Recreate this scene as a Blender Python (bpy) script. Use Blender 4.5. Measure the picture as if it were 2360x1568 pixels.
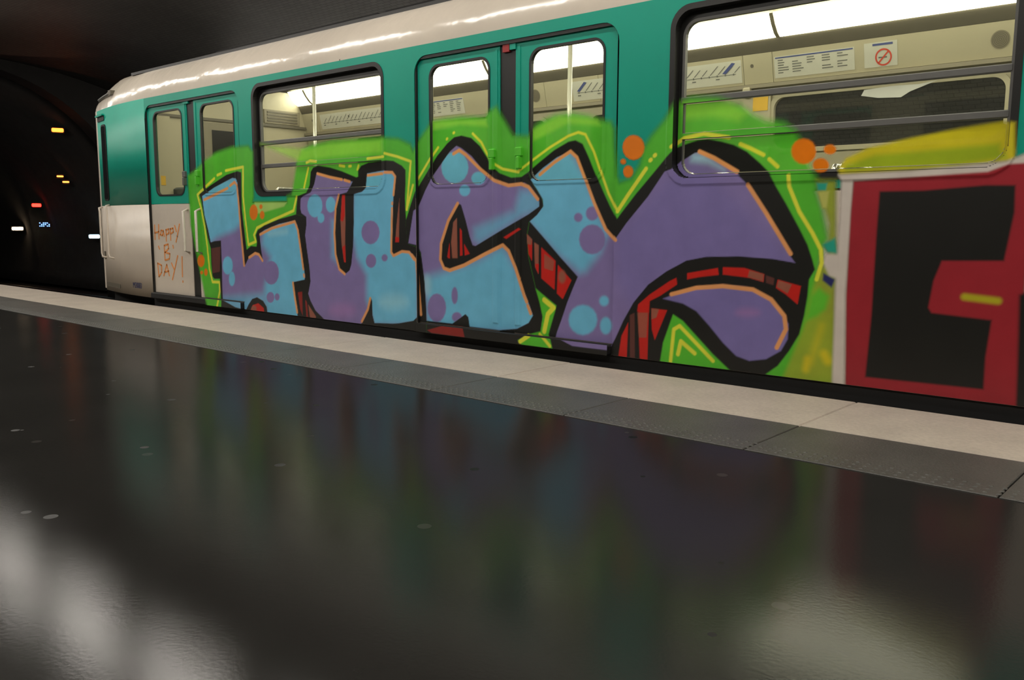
import bpy, math, random
import numpy as np
from mathutils import Vector, Matrix
from mathutils.geometry import tessellate_polygon

for _o in list(bpy.data.objects):
    bpy.data.objects.remove(_o, do_unlink=True)
scene = bpy.context.scene
COL = scene.collection
random.seed(7)

# ------------------------------------------------------------------ camera
FPX, YAW, PITCH, ROLL = 2000.0, math.radians(41.5), math.radians(7.7), math.radians(0.23)
_c, _s = math.cos(YAW), math.sin(YAW)
_fw = Vector((-_s*math.cos(PITCH), _c*math.cos(PITCH), -math.sin(PITCH)))
_rt = Vector((_c, _s, 0)); _up = _rt.cross(_fw)
_rt, _up = (math.cos(ROLL)*_rt + math.sin(ROLL)*_up), (-math.sin(ROLL)*_rt + math.cos(ROLL)*_up)
cam = bpy.data.objects.new('camera', bpy.data.cameras.new('camera'))
cam.data.sensor_fit = 'HORIZONTAL'; cam.data.sensor_width = 36.0
cam.data.lens = FPX/2360*36.0
cam.data.clip_start = 0.05; cam.data.clip_end = 300
_m = Matrix((( _rt.x, _up.x, -_fw.x, 0.0), (_rt.y, _up.y, -_fw.y, -4.35), (_rt.z, _up.z, -_fw.z, 0.87), (0, 0, 0, 1)))
cam.matrix_world = _m
COL.objects.link(cam); scene.camera = cam

# ------------------------------------------------------------------ world and exposure
world = bpy.data.worlds.new('world'); scene.world = world
world.use_nodes = True
world.node_tree.nodes['Background'].inputs[0].default_value = (0.9, 0.95, 1.0, 1)
world.node_tree.nodes['Background'].inputs[1].default_value = 0.0
vs = scene.view_settings
scene.display_settings.display_device = 'sRGB'
vs.view_transform = 'Standard'; vs.look = 'None'; vs.gamma = 1.0; vs.use_curve_mapping = False
vs.exposure = 0.0
LAMP_PLATFORM = 15.5      # radiance of the platform luminaires
LAMP_CAR = 12.0            # radiance of the saloon lights

# ------------------------------------------------------------------ colour and material helpers
def lin(c):
    return tuple(((v/255)/12.92 if v/255 <= .04045 else ((v/255+.055)/1.055)**2.4) for v in c)
ALB = 2.05
def alb(c, k=ALB):
    return tuple(min(.88, v*k) for v in lin(c))

def new_mat(name):
    m = bpy.data.materials.new(name); m.use_nodes = True
    nt = m.node_tree; b = nt.nodes['Principled BSDF']
    return m, nt, b

def mat(name, col, rough=.5, metal=0., var=.08, scale=6., bump=0., bscale=40., spec=.5, dirt=0., dirtcol=(.05, .045, .04), coat=0.):
    m, nt, b = new_mat(name); N, L = nt.nodes, nt.links
    tc = N.new('ShaderNodeTexCoord'); no = N.new('ShaderNodeTexNoise')
    no.inputs['Scale'].default_value = scale; no.inputs['Detail'].default_value = 5
    L.new(tc.outputs['Object'], no.inputs['Vector'])
    mx = N.new('ShaderNodeMix'); mx.data_type = 'RGBA'
    mx.inputs[6].default_value = tuple(v*(1-var) for v in col)+(1,)
    mx.inputs[7].default_value = tuple(min(1, v*(1+var)) for v in col)+(1,)
    L.new(no.outputs['Fac'], mx.inputs[0])
    out = mx.outputs[2]
    if dirt:
        n2 = N.new('ShaderNodeTexNoise'); n2.inputs['Scale'].default_value = scale*.6; n2.inputs['Detail'].default_value = 9; n2.inputs['Roughness'].default_value = .7
        L.new(tc.outputs['Object'], n2.inputs['Vector'])
        r = N.new('ShaderNodeValToRGB'); r.color_ramp.elements[0].position = .5; r.color_ramp.elements[1].position = .8
        L.new(n2.outputs['Fac'], r.inputs[0])
        mu = N.new('ShaderNodeMath'); mu.operation = 'MULTIPLY'; mu.inputs[1].default_value = dirt
        L.new(r.outputs[0], mu.inputs[0])
        m2 = N.new('ShaderNodeMix'); m2.data_type = 'RGBA'; m2.inputs[7].default_value = dirtcol+(1,)
        L.new(mu.outputs[0], m2.inputs[0]); L.new(out, m2.inputs[6]); out = m2.outputs[2]
    L.new(out, b.inputs['Base Color'])
    b.inputs['Roughness'].default_value = rough; b.inputs['Metallic'].default_value = metal
    b.inputs['Specular IOR Level'].default_value = spec
    b.inputs['Coat Weight'].default_value = coat
    if bump:
        n3 = N.new('ShaderNodeTexNoise'); n3.inputs['Scale'].default_value = bscale; n3.inputs['Detail'].default_value = 4
        L.new(tc.outputs['Object'], n3.inputs['Vector'])
        bp = N.new('ShaderNodeBump'); bp.inputs['Strength'].default_value = bump; bp.inputs['Distance'].default_value = .02
        L.new(n3.outputs['Fac'], bp.inputs['Height']); L.new(bp.outputs[0], b.inputs['Normal'])
    return m

def emit(name, col, strength):
    m, nt, b = new_mat(name)
    b.inputs['Base Color'].default_value = (.8, .8, .8, 1)
    b.inputs['Emission Color'].default_value = tuple(col)+(1,)
    b.inputs['Emission Strength'].default_value = strength
    return m

def glass_mat(name, tint, gloss=.05, haze=0., hazecol=(.3, .3, .28)):
    m = bpy.data.materials.new(name); m.use_nodes = True
    nt = m.node_tree; N, L = nt.nodes, nt.links; N.clear()
    out = N.new('ShaderNodeOutputMaterial'); tr = N.new('ShaderNodeBsdfTransparent'); tr.inputs[0].default_value = tint+(1,)
    gl = N.new('ShaderNodeBsdfGlossy'); gl.inputs['Roughness'].default_value = .03
    fr = N.new('ShaderNodeFresnel'); ge = N.new('ShaderNodeNewGeometry'); io = N.new('ShaderNodeMapRange')
    io.inputs[3].default_value = 1.45; io.inputs[4].default_value = 1/1.45       # the pane's two faces reflect alike
    L.new(ge.outputs['Backfacing'], io.inputs[0]); L.new(io.outputs[0], fr.inputs[0])
    mx = N.new('ShaderNodeMixShader')
    L.new(fr.outputs[0], mx.inputs[0]); L.new(tr.outputs[0], mx.inputs[1]); L.new(gl.outputs[0], mx.inputs[2])
    last = mx
    if haze:
        df = N.new('ShaderNodeBsdfDiffuse'); df.inputs[0].default_value = hazecol+(1,)
        no = N.new('ShaderNodeTexNoise'); no.inputs['Scale'].default_value = 3.; no.inputs['Detail'].default_value = 6
        tc = N.new('ShaderNodeTexCoord'); L.new(tc.outputs['Object'], no.inputs['Vector'])
        mu = N.new('ShaderNodeMath'); mu.operation = 'MULTIPLY'; mu.inputs[1].default_value = haze*2
        L.new(no.outputs['Fac'], mu.inputs[0])
        m2 = N.new('ShaderNodeMixShader'); L.new(mu.outputs[0], m2.inputs[0]); L.new(mx.outputs[0], m2.inputs[1]); L.new(df.outputs[0], m2.inputs[2])
        last = m2
    L.new(last.outputs[0], out.inputs[0])
    return m

# ------------------------------------------------------------------ mesh helpers
class MB:
    def __init__(self): self.v = []; self.f = []; self.smooth = False
    def quad(self, a, b, c, d):
        n = len(self.v); self.v += [a, b, c, d]; self.f.append((n, n+1, n+2, n+3)); return self
    def box(self, x0, x1, y0, y1, z0, z1, bev=0.):
        n = len(self.v)
        if bev <= 0:
            self.v += [(x0,y0,z0),(x1,y0,z0),(x1,y1,z0),(x0,y1,z0),(x0,y0,z1),(x1,y0,z1),(x1,y1,z1),(x0,y1,z1)]
            for q in ((0,3,2,1),(4,5,6,7),(0,1,5,4),(1,2,6,5),(2,3,7,6),(3,0,4,7)):
                self.f.append(tuple(n+i for i in q))
            return self
        b = bev      # chamfered top edge loop and base loop
        for z, i in ((z0,b),(z0+b,0),(z1-b,0),(z1,b)):
            self.v += [(x0+i,y0+i,z),(x1-i,y0+i,z),(x1-i,y1-i,z),(x0+i,y1-i,z)]
        self.f.append((n+3,n+2,n+1,n)); self.f.append((n+12,n+13,n+14,n+15))
        for k in range(3):
            for i in range(4):
                j = (i+1) % 4
                self.f.append((n+4*k+i, n+4*k+j, n+4*k+4+j, n+4*k+4+i))
        return self
    def tube(self, pts, r, n=8, closed_ends=True):
        pts = [Vector(p) for p in pts]; base = len(self.v)
        for i, p in enumerate(pts):
            d = (pts[min(i+1, len(pts)-1)] - pts[max(i-1, 0)]).normalized()
            a = d.orthogonal() if abs(d.z) > .9 else d.cross(Vector((0,0,1)))
            a.normalize(); b = d.cross(a)
            rr = r[i] if isinstance(r, (list, tuple)) else r
            for k in range(n):
                t = 2*math.pi*k/n; self.v.append(tuple(p + a*math.cos(t)*rr + b*math.sin(t)*rr))
        for i in range(len(pts)-1):
            for k in range(n):
                q = (k+1) % n
                self.f.append((base+i*n+k, base+i*n+q, base+(i+1)*n+q, base+(i+1)*n+k))
        if closed_ends:
            self.f.append(tuple(base+k for k in range(n))[::-1]); e = base+(len(pts)-1)*n
            self.f.append(tuple(e+k for k in range(n)))
        return self
    def plate(self, outer, holes, y0, y1):
        """polygon in the X-Z plane with holes, given a thickness from y0 (front) to y1"""
        loops = [outer]+list(holes)
        flat = [p for l in loops for p in l]
        tris = tessellate_polygon([[Vector((p[0], p[1], 0)) for p in l] for l in loops])
        n = len(self.v); k = len(flat)
        self.v += [(p[0], y0, p[1]) for p in flat] + [(p[0], y1, p[1]) for p in flat]
        for t in tris:
            a, b, c = (flat[i] for i in t)
            ccw = (b[0]-a[0])*(c[1]-a[1])-(b[1]-a[1])*(c[0]-a[0]) > 0
            t = t if ccw else t[::-1]
            self.f.append(tuple(n+i for i in t)); self.f.append(tuple(n+k+i for i in t[::-1]))
        o = 0
        for li, l in enumerate(loops):
            m = len(l)
            area = sum(l[i][0]*l[(i+1)%m][1]-l[(i+1)%m][0]*l[i][1] for i in range(m))
            flip = (area < 0) != (li > 0)
            for i in range(m):
                a, b = n+o+i, n+o+(i+1) % m
                q = (a, a+k, b+k, b) if not flip else (a, b, b+k, a+k)
                self.f.append(q)
            o += m
        return self
    def build(self, name, material, parent=None, smooth=False, label=None):
        me = bpy.data.meshes.new(name); me.from_pydata(self.v, [], self.f); me.update()
        if smooth:
            me.polygons.foreach_set('use_smooth', [True]*len(me.polygons))
        if material: me.materials.append(material)
        return link(name, me, parent, label)

def link(name, me, parent=None, label=None):
    o = bpy.data.objects.new(name, me); COL.objects.link(o)
    if parent is not None: o.parent = parent
    if label: o['label'] = label
    return o

def empty(name, loc=(0, 0, 0)):
    o = bpy.data.objects.new(name, None); o.location = loc; o.empty_display_size = .2; COL.objects.link(o); return o

def tag(o, label=None, cat=None, group=None, kind=None):
    if label: o['label'] = label
    if cat: o['category'] = cat
    if group: o['group'] = group
    if kind: o['kind'] = kind
    return o

def copy_tree(o, parent=None, dx=(0, 0, 0)):
    c = o.copy(); COL.objects.link(c); c.parent = parent
    if parent is None: c.location = Vector(o.location)+Vector(dx)
    for ch in list(o.children):
        if ch is not c: copy_tree(ch, c)
    return c

def rrect(x0, x1, z0, z1, r, n=7):
    p = []
    for cx_, cz_, a0 in ((x1-r, z0+r, -90), (x1-r, z1-r, 0), (x0+r, z1-r, 90), (x0+r, z0+r, 180)):
        for i in range(n+1):
            a = math.radians(a0+90*i/n); p.append((cx_+r*math.cos(a), cz_+r*math.sin(a)))
    return p

# ------------------------------------------------------------------ materials
M = {}
WHITE = alb((160, 152, 141)); TEAL = alb((8, 117, 99))
M['white'] = mat('white_enamel', WHITE, .34, var=.05, scale=3, dirt=.25, dirtcol=(.25, .22, .19))
M['teal'] = mat('teal_enamel', TEAL, .42, spec=.3, var=.07, scale=2.5, dirt=.15, dirtcol=(.03, .12, .1))
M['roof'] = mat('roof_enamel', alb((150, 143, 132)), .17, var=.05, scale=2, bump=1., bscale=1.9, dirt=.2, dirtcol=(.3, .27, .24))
M['rubber'] = mat('black_rubber', (.012, .012, .011), .45, var=.2)
M['black'] = mat('dark_underframe', (.008, .008, .008), .7, var=.3)
M['alu'] = mat('brushed_aluminium', (.16, .16, .15), .5, metal=.3, var=.1, scale=20)
M['steel'] = mat('polished_steel', (.62, .6, .54), .22, metal=.9, var=.05)
M['pole'] = mat('pale_pole', (.72, .7, .6), .25, metal=.2, var=.05)
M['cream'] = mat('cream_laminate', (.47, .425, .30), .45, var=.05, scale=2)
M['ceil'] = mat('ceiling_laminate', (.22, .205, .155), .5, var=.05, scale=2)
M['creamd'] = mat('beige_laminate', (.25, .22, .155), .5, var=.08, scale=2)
M['brown'] = mat('brown_trim', (.13, .115, .085), .5, var=.1)
M['seat'] = mat('seat_vinyl', (.13, .16, .17), .5, var=.15, scale=9)
M['carfloor'] = mat('saloon_lino', (.12, .115, .1), .4, var=.15, scale=9)
M['glass'] = glass_mat('window_glass', (.88, .9, .85), haze=.02)
M['dirtyglass'] = glass_mat('dusty_glass', (.7, .72, .7), haze=.05, hazecol=(.12, .12, .12))
M['darkglass'] = mat('dark_cab_glass', (.02, .02, .022), .12, var=.2)
M['red'] = mat('red_plate', (.35, .02, .02), .5)
M['yellowst'] = mat('yellow_sticker', (.75, .45, .03), .5, var=.1, scale=30)
M['blueprint'] = mat('blue_print', (.06, .08, .25), .5)
M['greyprint'] = mat('grey_print', (.16, .16, .15), .5, var=.2)
M['redprint'] = mat('red_print', (.6, .06, .03), .5)
M['paper'] = mat('white_paper', (.58, .57, .5), .6, var=.03)
M['greenlatch'] = mat('overspray_green', alb((64, 146, 34)), .5, var=.15, scale=20)
M['reflection'] = mat('reflection_strip', (.6, .6, .58), .35, var=.15, scale=8)
M['navy'] = mat('navy_lettering', (.04, .045, .13), .5)
M['saloon_light'] = emit('saloon_light', (1.0, .94, .77), LAMP_CAR)
M['added_row_light'] = emit('added_row_light', (1.0, .935, .85), LAMP_PLATFORM)
M['edge_light'] = emit('edge_light', (1.0, .93, .84), LAMP_PLATFORM*1.5)
M['lamp_housing'] = mat('lamp_housing', (.2, .2, .19), .5)
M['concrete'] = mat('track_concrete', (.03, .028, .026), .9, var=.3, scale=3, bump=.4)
M['rail'] = mat('rail_steel', (.2, .19, .18), .35, metal=.9)
M['orangetag'] = mat('orange_marker', alb((205, 110, 55)), .5, var=.1, scale=30)

def stone(name, col, rough, var, speck, bump, ribs=0.):
    m, nt, b = new_mat(name); N, L = nt.nodes, nt.links
    tc = N.new('ShaderNodeNewGeometry')
    n1 = N.new('ShaderNodeTexNoise'); n1.inputs['Scale'].default_value = 4.; n1.inputs['Detail'].default_value = 8
    n2 = N.new('ShaderNodeTexNoise'); n2.inputs['Scale'].default_value = speck; n2.inputs['Detail'].default_value = 3
    for n in (n1, n2): L.new(tc.outputs['Position'], n.inputs['Vector'])
    ad = N.new('ShaderNodeMath'); ad.operation = 'ADD'; L.new(n1.outputs['Fac'], ad.inputs[0]); L.new(n2.outputs['Fac'], ad.inputs[1])
    r = N.new('ShaderNodeMapRange'); r.inputs[1].default_value = .7; r.inputs[2].default_value = 1.3
    L.new(ad.outputs[0], r.inputs[0])
    mx = N.new('ShaderNodeMix'); mx.data_type = 'RGBA'
    mx.inputs[6].default_value = tuple(v*(1-var) for v in col)+(1,); mx.inputs[7].default_value = tuple(v*(1+var) for v in col)+(1,)
    L.new(r.outputs[0], mx.inputs[0]); L.new(mx.outputs[2], b.inputs['Base Color'])
    b.inputs['Roughness'].default_value = rough
    bp = N.new('ShaderNodeBump'); bp.inputs['Strength'].default_value = bump; bp.inputs['Distance'].default_value = .004
    L.new(n2.outputs['Fac'], bp.inputs['Height']); L.new(bp.outputs[0], b.inputs['Normal'])
    return m
M['nosing'] = stone('pale_nosing_stone', (.50, .44, .37), .6, .12, 60., .5)
M['tactile'] = stone('grey_granite', (.085, .083, .075), .42, .25, 120., .8)

def asphalt():
    m, nt, b = new_mat('polished_asphalt'); N, L = nt.nodes, nt.links
    g = N.new('ShaderNodeNewGeometry')
    n1 = N.new('ShaderNodeTexNoise'); n1.inputs['Scale'].default_value = 2.2; n1.inputs['Detail'].default_value = 8
    n2 = N.new('ShaderNodeTexNoise'); n2.inputs['Scale'].default_value = 90.; n2.inputs['Detail'].default_value = 3
    vo = N.new('ShaderNodeTexVoronoi'); vo.inputs['Scale'].default_value = 2.6
    v2 = N.new('ShaderNodeTexVoronoi'); v2.inputs['Scale'].default_value = 3.4
    mp = N.new('ShaderNodeVectorMath'); mp.operation = 'ADD'; mp.inputs[1].default_value = (5.3, 1.7, 0)
    L.new(g.outputs['Position'], mp.inputs[0])
    for n in (n1, n2, vo): L.new(g.outputs['Position'], n.inputs['Vector'])
    L.new(mp.outputs[0], v2.inputs['Vector'])
    base = N.new('ShaderNodeMix'); base.data_type = 'RGBA'
    base.inputs[6].default_value = (.019, .0183, .017, 1); base.inputs[7].default_value = (.029, .028, .026, 1)
    L.new(n1.outputs['Fac'], base.inputs[0])
    def spots(v, rad):
        l = N.new('ShaderNodeMath'); l.operation = 'LESS_THAN'; l.inputs[1].default_value = rad
        L.new(v.outputs['Distance'], l.inputs[0]); return l.outputs[0]
    def mixc(a, fac, c):
        x = N.new('ShaderNodeMix'); x.data_type = 'RGBA'; x.inputs[7].default_value = c+(1,)
        L.new(a, x.inputs[6]); L.new(fac, x.inputs[0]); return x.outputs[2]
    s1, s2 = spots(vo, .055), spots(v2, .07)
    o = mixc(mixc(base.outputs[2], s1, (.045, .043, .04)), s2, (.004, .004, .004))
    N.remove(b)
    df = N.new('ShaderNodeBsdfDiffuse'); L.new(o, df.inputs[0])
    gl = N.new('ShaderNodeBsdfAnisotropic'); gl.distribution = 'BECKMANN'
    mr = N.new('ShaderNodeMapRange'); mr.inputs[1].default_value = .3; mr.inputs[2].default_value = .7; mr.inputs[3].default_value = .165; mr.inputs[4].default_value = .185
    L.new(n1.outputs['Fac'], mr.inputs[0])
    a = N.new('ShaderNodeMath'); a.operation = 'MULTIPLY_ADD'; a.inputs[1].default_value = .3
    L.new(s2, a.inputs[0]); L.new(mr.outputs[0], a.inputs[2]); L.new(a.outputs[0], gl.inputs['Roughness'])
    fr = N.new('ShaderNodeFresnel'); fr.inputs[0].default_value = 1.42
    bp = N.new('ShaderNodeBump'); bp.inputs['Strength'].default_value = .05; bp.inputs['Distance'].default_value = .003
    L.new(n2.outputs['Fac'], bp.inputs['Height']); L.new(bp.outputs[0], gl.inputs['Normal']); L.new(bp.outputs[0], df.inputs['Normal'])
    fm = N.new('ShaderNodeMath'); fm.operation = 'MULTIPLY_ADD'; fm.inputs[1].default_value = .22; fm.inputs[2].default_value = .065; L.new(fr.outputs[0], fm.inputs[0])   # dull, dusty polish: weaker glare at low angles
    mx = N.new('ShaderNodeMixShader'); L.new(fm.outputs[0], mx.inputs[0]); L.new(df.outputs[0], mx.inputs[1]); L.new(gl.outputs[0], mx.inputs[2])
    L.new(mx.outputs[0], N['Material Output'].inputs[0])
    return m
M['asphalt'] = asphalt()

def tile_mat():
    m, nt, b = new_mat('sooty_bevelled_tile'); N, L = nt.nodes, nt.links
    uv = N.new('ShaderNodeUVMap')
    br = N.new('ShaderNodeTexBrick'); br.inputs['Scale'].default_value = 1.
    br.inputs['Brick Width'].default_value = .15; br.inputs['Row Height'].default_value = .075; br.inputs['Mortar Size'].default_value = .008; br.inputs['Mortar Smooth'].default_value = .9
    br.inputs['Color1'].default_value = (.24, .225, .2, 1); br.inputs['Color2'].default_value = (.3, .28, .25, 1); br.inputs['Mortar'].default_value = (.13, .12, .11, 1)
    L.new(uv.outputs[0], br.inputs['Vector'])
    no = N.new('ShaderNodeTexNoise'); no.inputs['Scale'].default_value = .5; no.inputs['Detail'].default_value = 6; L.new(uv.outputs[0], no.inputs['Vector'])
    mx = N.new('ShaderNodeMix'); mx.data_type = 'RGBA'; mx.blend_type = 'MULTIPLY'; mx.inputs[0].default_value = .6
    L.new(br.outputs['Color'], mx.inputs[6]); L.new(no.outputs['Fac'], mx.inputs[7]); L.new(mx.outputs[2], b.inputs['Base Color'])
    b.inputs['Roughness'].default_value = .5
    bp = N.new('ShaderNodeBump'); bp.inputs['Strength'].default_value = .5; bp.inputs['Distance'].default_value = .006; bp.invert = True
    L.new(br.outputs['Fac'], bp.inputs['Height']); L.new(bp.outputs[0], b.inputs['Normal'])
    return m
M['tile'] = tile_mat()

# ------------------------------------------------------------------ station structure
X0, X1 = -22.0, 7.0            # platform hall from the tunnel mouth to behind the photographer
def vault(name, xa, xb, cy_, a, b_, th0, th1, nseg, mat_, inner=True):
    n = nseg; v, f, uv = [], [], []
    pts = []
    for i in range(n+1):
        t = math.radians(th0+(th1-th0)*i/n); pts.append((cy_+a*math.cos(t), b_*math.sin(t)))
    arc = [0]
    for i in range(n): arc.append(arc[-1]+math.dist(pts[i], pts[i+1]))
    for x in (xa, xb):
        v += [(x, p[0], p[1]) for p in pts]
    for i in range(n): f.append((i, i+1, n+1+i+1, n+1+i))
    me = bpy.data.meshes.new(name); me.from_pydata(v, [], f); me.update()
    l = me.uv_layers.new(name='UVMap'); vx = [(xa, s) for s in arc]+[(xb, s) for s in arc]
    for lp in me.loops: l.data[lp.index].uv = vx[lp.vertex_index]
    me.polygons.foreach_set('use_smooth', [True]*len(me.polygons)); me.materials.append(mat_)
    o = link(name, me)
    sd = o.modifiers.new('thickness', 'SOLIDIFY'); sd.thickness = .25; sd.offset = -1
    return o
VC, VA, VB = 2.3, 7.6, 4.75
o = vault('ceiling', X0, X1, VC, VA, VB, 8, 172, 48, M['tile']); tag(o, 'dark tiled vault arching over the tracks and platforms', kind='structure')
# end wall with the tunnel mouth
portal = [(VC+4.0*math.cos(math.radians(t)), 4.33*math.sin(math.radians(t))) for t in range(0, 181, 6)]
outer = [(VC+VA*1.02*math.cos(math.radians(t)), (VB+.1)*math.sin(math.radians(t))) for t in range(0, 181, 6)]
mb = MB()
for i in range(len(portal)-1):
    a, b_, c, d = outer[i], outer[i+1], portal[i+1], portal[i]
    mb.quad((X0, a[0], a[1]), (X0, b_[0], b_[1]), (X0, c[0], c[1]), (X0, d[0], d[1]))
    mb.quad((X0, d[0], d[1]), (X0, c[0], c[1]), (X0-.6, c[0], c[1]), (X0-.6, d[0], d[1]))
mb.box(X0-.6, X0, VC-VA, VC-4, -1.1, 0); mb.box(X0-.6, X0, VC+4, VC+VA, -1.1, 0)
tag(mb.build('wall_end', M['concrete']), 'dark end wall around the tunnel mouth', kind='structure')
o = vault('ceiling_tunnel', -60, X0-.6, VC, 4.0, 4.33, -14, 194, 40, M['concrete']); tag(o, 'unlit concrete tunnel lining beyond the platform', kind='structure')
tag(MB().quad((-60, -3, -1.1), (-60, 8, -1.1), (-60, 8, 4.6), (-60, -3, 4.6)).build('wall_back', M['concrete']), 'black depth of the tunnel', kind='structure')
tag(MB().quad((X1, -6, -1.1), (X1, 10.5, -1.1), (X1, 10.5, 5), (X1, -6, 5)).build('wall_near', M['tile']), 'tiled end wall behind the photographer', kind='structure')
tag(MB().box(-60, X1, -3, 8, -1.3, -1.1).build('floor_track', M['concrete']), 'dark track bed between the platforms', kind='structure')

# near platform: asphalt, granite warning strip, pale nosing
floor = MB().box(X0, X1, -5.3, -1.30, -.25, 0.0).box(X0, X1, -5.3, -.2, -1.1, -.25).build('floor', M['asphalt'])
tag(floor, 'polished black asphalt platform reflecting the train', kind='structure')
PITCHX = .885
gm, nm = [], []
def slab_mesh(name, w, y0, y1, z0, z1, m, bev):
    me = bpy.data.meshes.new(name); b = MB().box(-w/2, w/2, y0, y1, z0, z1, bev)
    me.from_pydata(b.v, [], b.f); me.update(); me.materials.append(m); return me
ms1 = slab_mesh('warning_slab', PITCHX-.006, -1.297, -.772, -.08, .004, M['tactile'], .003)
ms2 = slab_mesh('nosing_slab', PITCHX*2-.003, -.768, -.10, -.20, .006, M['nosing'], .006)
k = 0
x = -1.50+PITCHX/2+PITCHX*9
while x > X0+.5:
    o = link('warning_slab', ms1, floor); o.location.x = x
    if k % 2 == 0 and x-PITCHX > X0+.5:
        o = link('nosing_slab', ms2, floor); o.location.x = x-PITCHX*.5; o.location.z = random.uniform(-.001, .001); o.location.y = random.uniform(-.003, .003)
    x -= PITCHX; k += 1
# rows of warning studs on the inner part of the granite
sv, sf = [], []
xx = -12.5
while xx < .3:
    for yy in (-1.265, -1.225, -1.185):
        n = len(sv); r1, r2 = .008, .004
        sv += [(xx+sx*r1, yy+sy*r1, .0035) for sx, sy in ((-1,-1),(1,-1),(1,1),(-1,1))]+[(xx+sx*r2, yy+sy*r2, .0062) for sx, sy in ((-1,-1),(1,-1),(1,1),(-1,1))]
        sf += [(n+4,n+5,n+6,n+7)]+[(n+i, n+(i+1)%4, n+4+(i+1)%4, n+4+i) for i in range(4)]
    xx += .04
me = bpy.data.meshes.new('warning_studs'); me.from_pydata(sv, [], sf); me.materials.append(M['tactile'])
tag(link('warning_studs', me, floor), kind='stuff')
# far platform and its wall panels, seen dimly through the car
pf = MB().box(X0, X1, 5.2, 9.9, -1.1, 0).build('floor_far', M['asphalt']); tag(pf, 'far platform beyond the second track', kind='structure')
for i, (xa, xb) in enumerate(((-12.6, -9.2), (-8.6, -5.2), (-4.6, -1.2), (-.6, 2.8))):
    t = empty('wall_poster', ((xa+xb)/2, 9.0, 0))
    b = MB().box(-(xb-xa)/2, (xb-xa)/2, -.05, .05, .9, 2.7); b.build('frame', M['alu'], t)
    b = MB().box(-(xb-xa)/2+.1, (xb-xa)/2-.1, -.07, -.05, 1.0, 2.6); b.build('sheet', mat('poster_sheet', ((.02, .03, .07), (.03, .035, .05), (.12, .12, .11), (.14, .03, .025))[i], .3, var=.6, scale=3), t)
    tag(t, ('navy poster panel on the far platform left of the grey one', 'dark blue poster panel opposite the middle doors', 'grey poster panel opposite the wide car window', 'dark red poster panel past the wide car window')[i], 'poster', 'poster panels along the far platform')
    MB().box(-.05, .05, .0, .1, 0, .9).build('post', M['alu'], t)
# running rails of both tracks
for yy, nm_ in ((.5, 'near'), (1.9, 'near'), (3.4, 'far'), (4.8, 'far')):
    r = MB().box(-60, X1, yy-.035, yy+.035, -1.1, -.95).build('running_rail', M['rail'])
    tag(r, 'steel running rail %s' % ('under the train' if nm_ == 'near' else 'of the empty second track'), 'rail', 'running rails')

# ------------------------------------------------------------------ platform luminaires (row above the platform edge and two added rows)
def luminaire(k_, glow):
    t = empty('platform_luminaire')
    h = MB().box(-.76, .76, -.11*k_, .11*k_, .02, .09, .012); h.build('housing', M['lamp_housing'], t)
    d = MB(); prof = [(-.085*k_, .02), (-.08*k_, -.035), (-.05*k_, -.065), (0, -.075), (.05*k_, -.065), (.08*k_, -.035), (.085*k_, .02)]
    n = len(prof); d.v = [(-.73, p[0], p[1]) for p in prof]+[(.73, p[0], p[1]) for p in prof]
    d.f = [(i, i+1, n+i+1, n+i) for i in range(n-1)]+[tuple(range(n))[::-1], tuple(range(n, 2*n))]
    d.build('diffuser', M[glow], t)
    for sx in (-.5, .5):
        MB().tube([(sx, 0, .08), (sx, 0, .42)], .012, 6).build('hanger_rod', M['lamp_housing'], t)
    return t
def lamp_row(k_, y, z, xs_, lab, grp, glow='added_row_light'):
    l0 = luminaire(k_, glow); l0.location = (xs_[0], y, z)
    for l_ in [l0]+[copy_tree(l0, None, (x_-xs_[0], 0, 0)) for x_ in xs_[1:]]: tag(l_, lab, 'lamp', grp)
lamp_row(.8, -.74, 3.5, [-17.79+2.12*i for i in range(11)], 'narrow hanging tube lamp in the row above the platform edge', 'lamps above the platform edge', 'edge_light')
lamp_row(1.7, -2.75, 3.15, [-19.5+2.19*i for i in range(12)], 'wide hanging tube lamp in the added row over the asphalt', 'added lamps over the middle of the platform')  # unseen row added to light the car side from the front

lamp_row(1.75, 7.35, 3.15, [-19.5+2.19*i for i in range(12)], 'wide hanging tube lamp in the added row over the far platform', 'added lamps over the far platform')  # row added out of view to brighten the far platform and vault

# ------------------------------------------------------------------ signal lights in the tunnel
SIG = [((132, 300), (1.0, .16, .01), 5., .26, 'orange signal lamp high on the tunnel wall', 'bar'),
       ((138, 407), (1.0, .22, .03), 5., .16, 'upper short orange marker light in the tunnel', 'bar'),
       ((152, 420), (1.0, .22, .03), 5., .16, 'lower short orange marker light in the tunnel', 'bar'),
       ((84, 473), (1.0, .012, .006), 12., .24, 'red signal lamp glowing in the tunnel', 'bar'),
       ((40, 527), (1.0, .72, .45), 22., .3, 'warm white tunnel lamp near the track', 'bar'),
       ((102, 518), (.2, .4, 1.0), 3., .26, 'small blue dotted display in the tunnel', 'dots'),
       ((217, 545), (.55, .85, 1.0), 10., .26, 'cold white lamp low beside the train nose', 'bar')]
SIGPOS = [(-22.51, 4.45, 3.05), (-24.64, 5.27, 2.05), (-24.49, 5.35, 1.9), (-27.27, 5.59, 1.32), (-29.37, 5.76, 0.63), (-27.19, 5.74, 0.76), (-23.95, 5.78, 0.46)]
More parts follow.
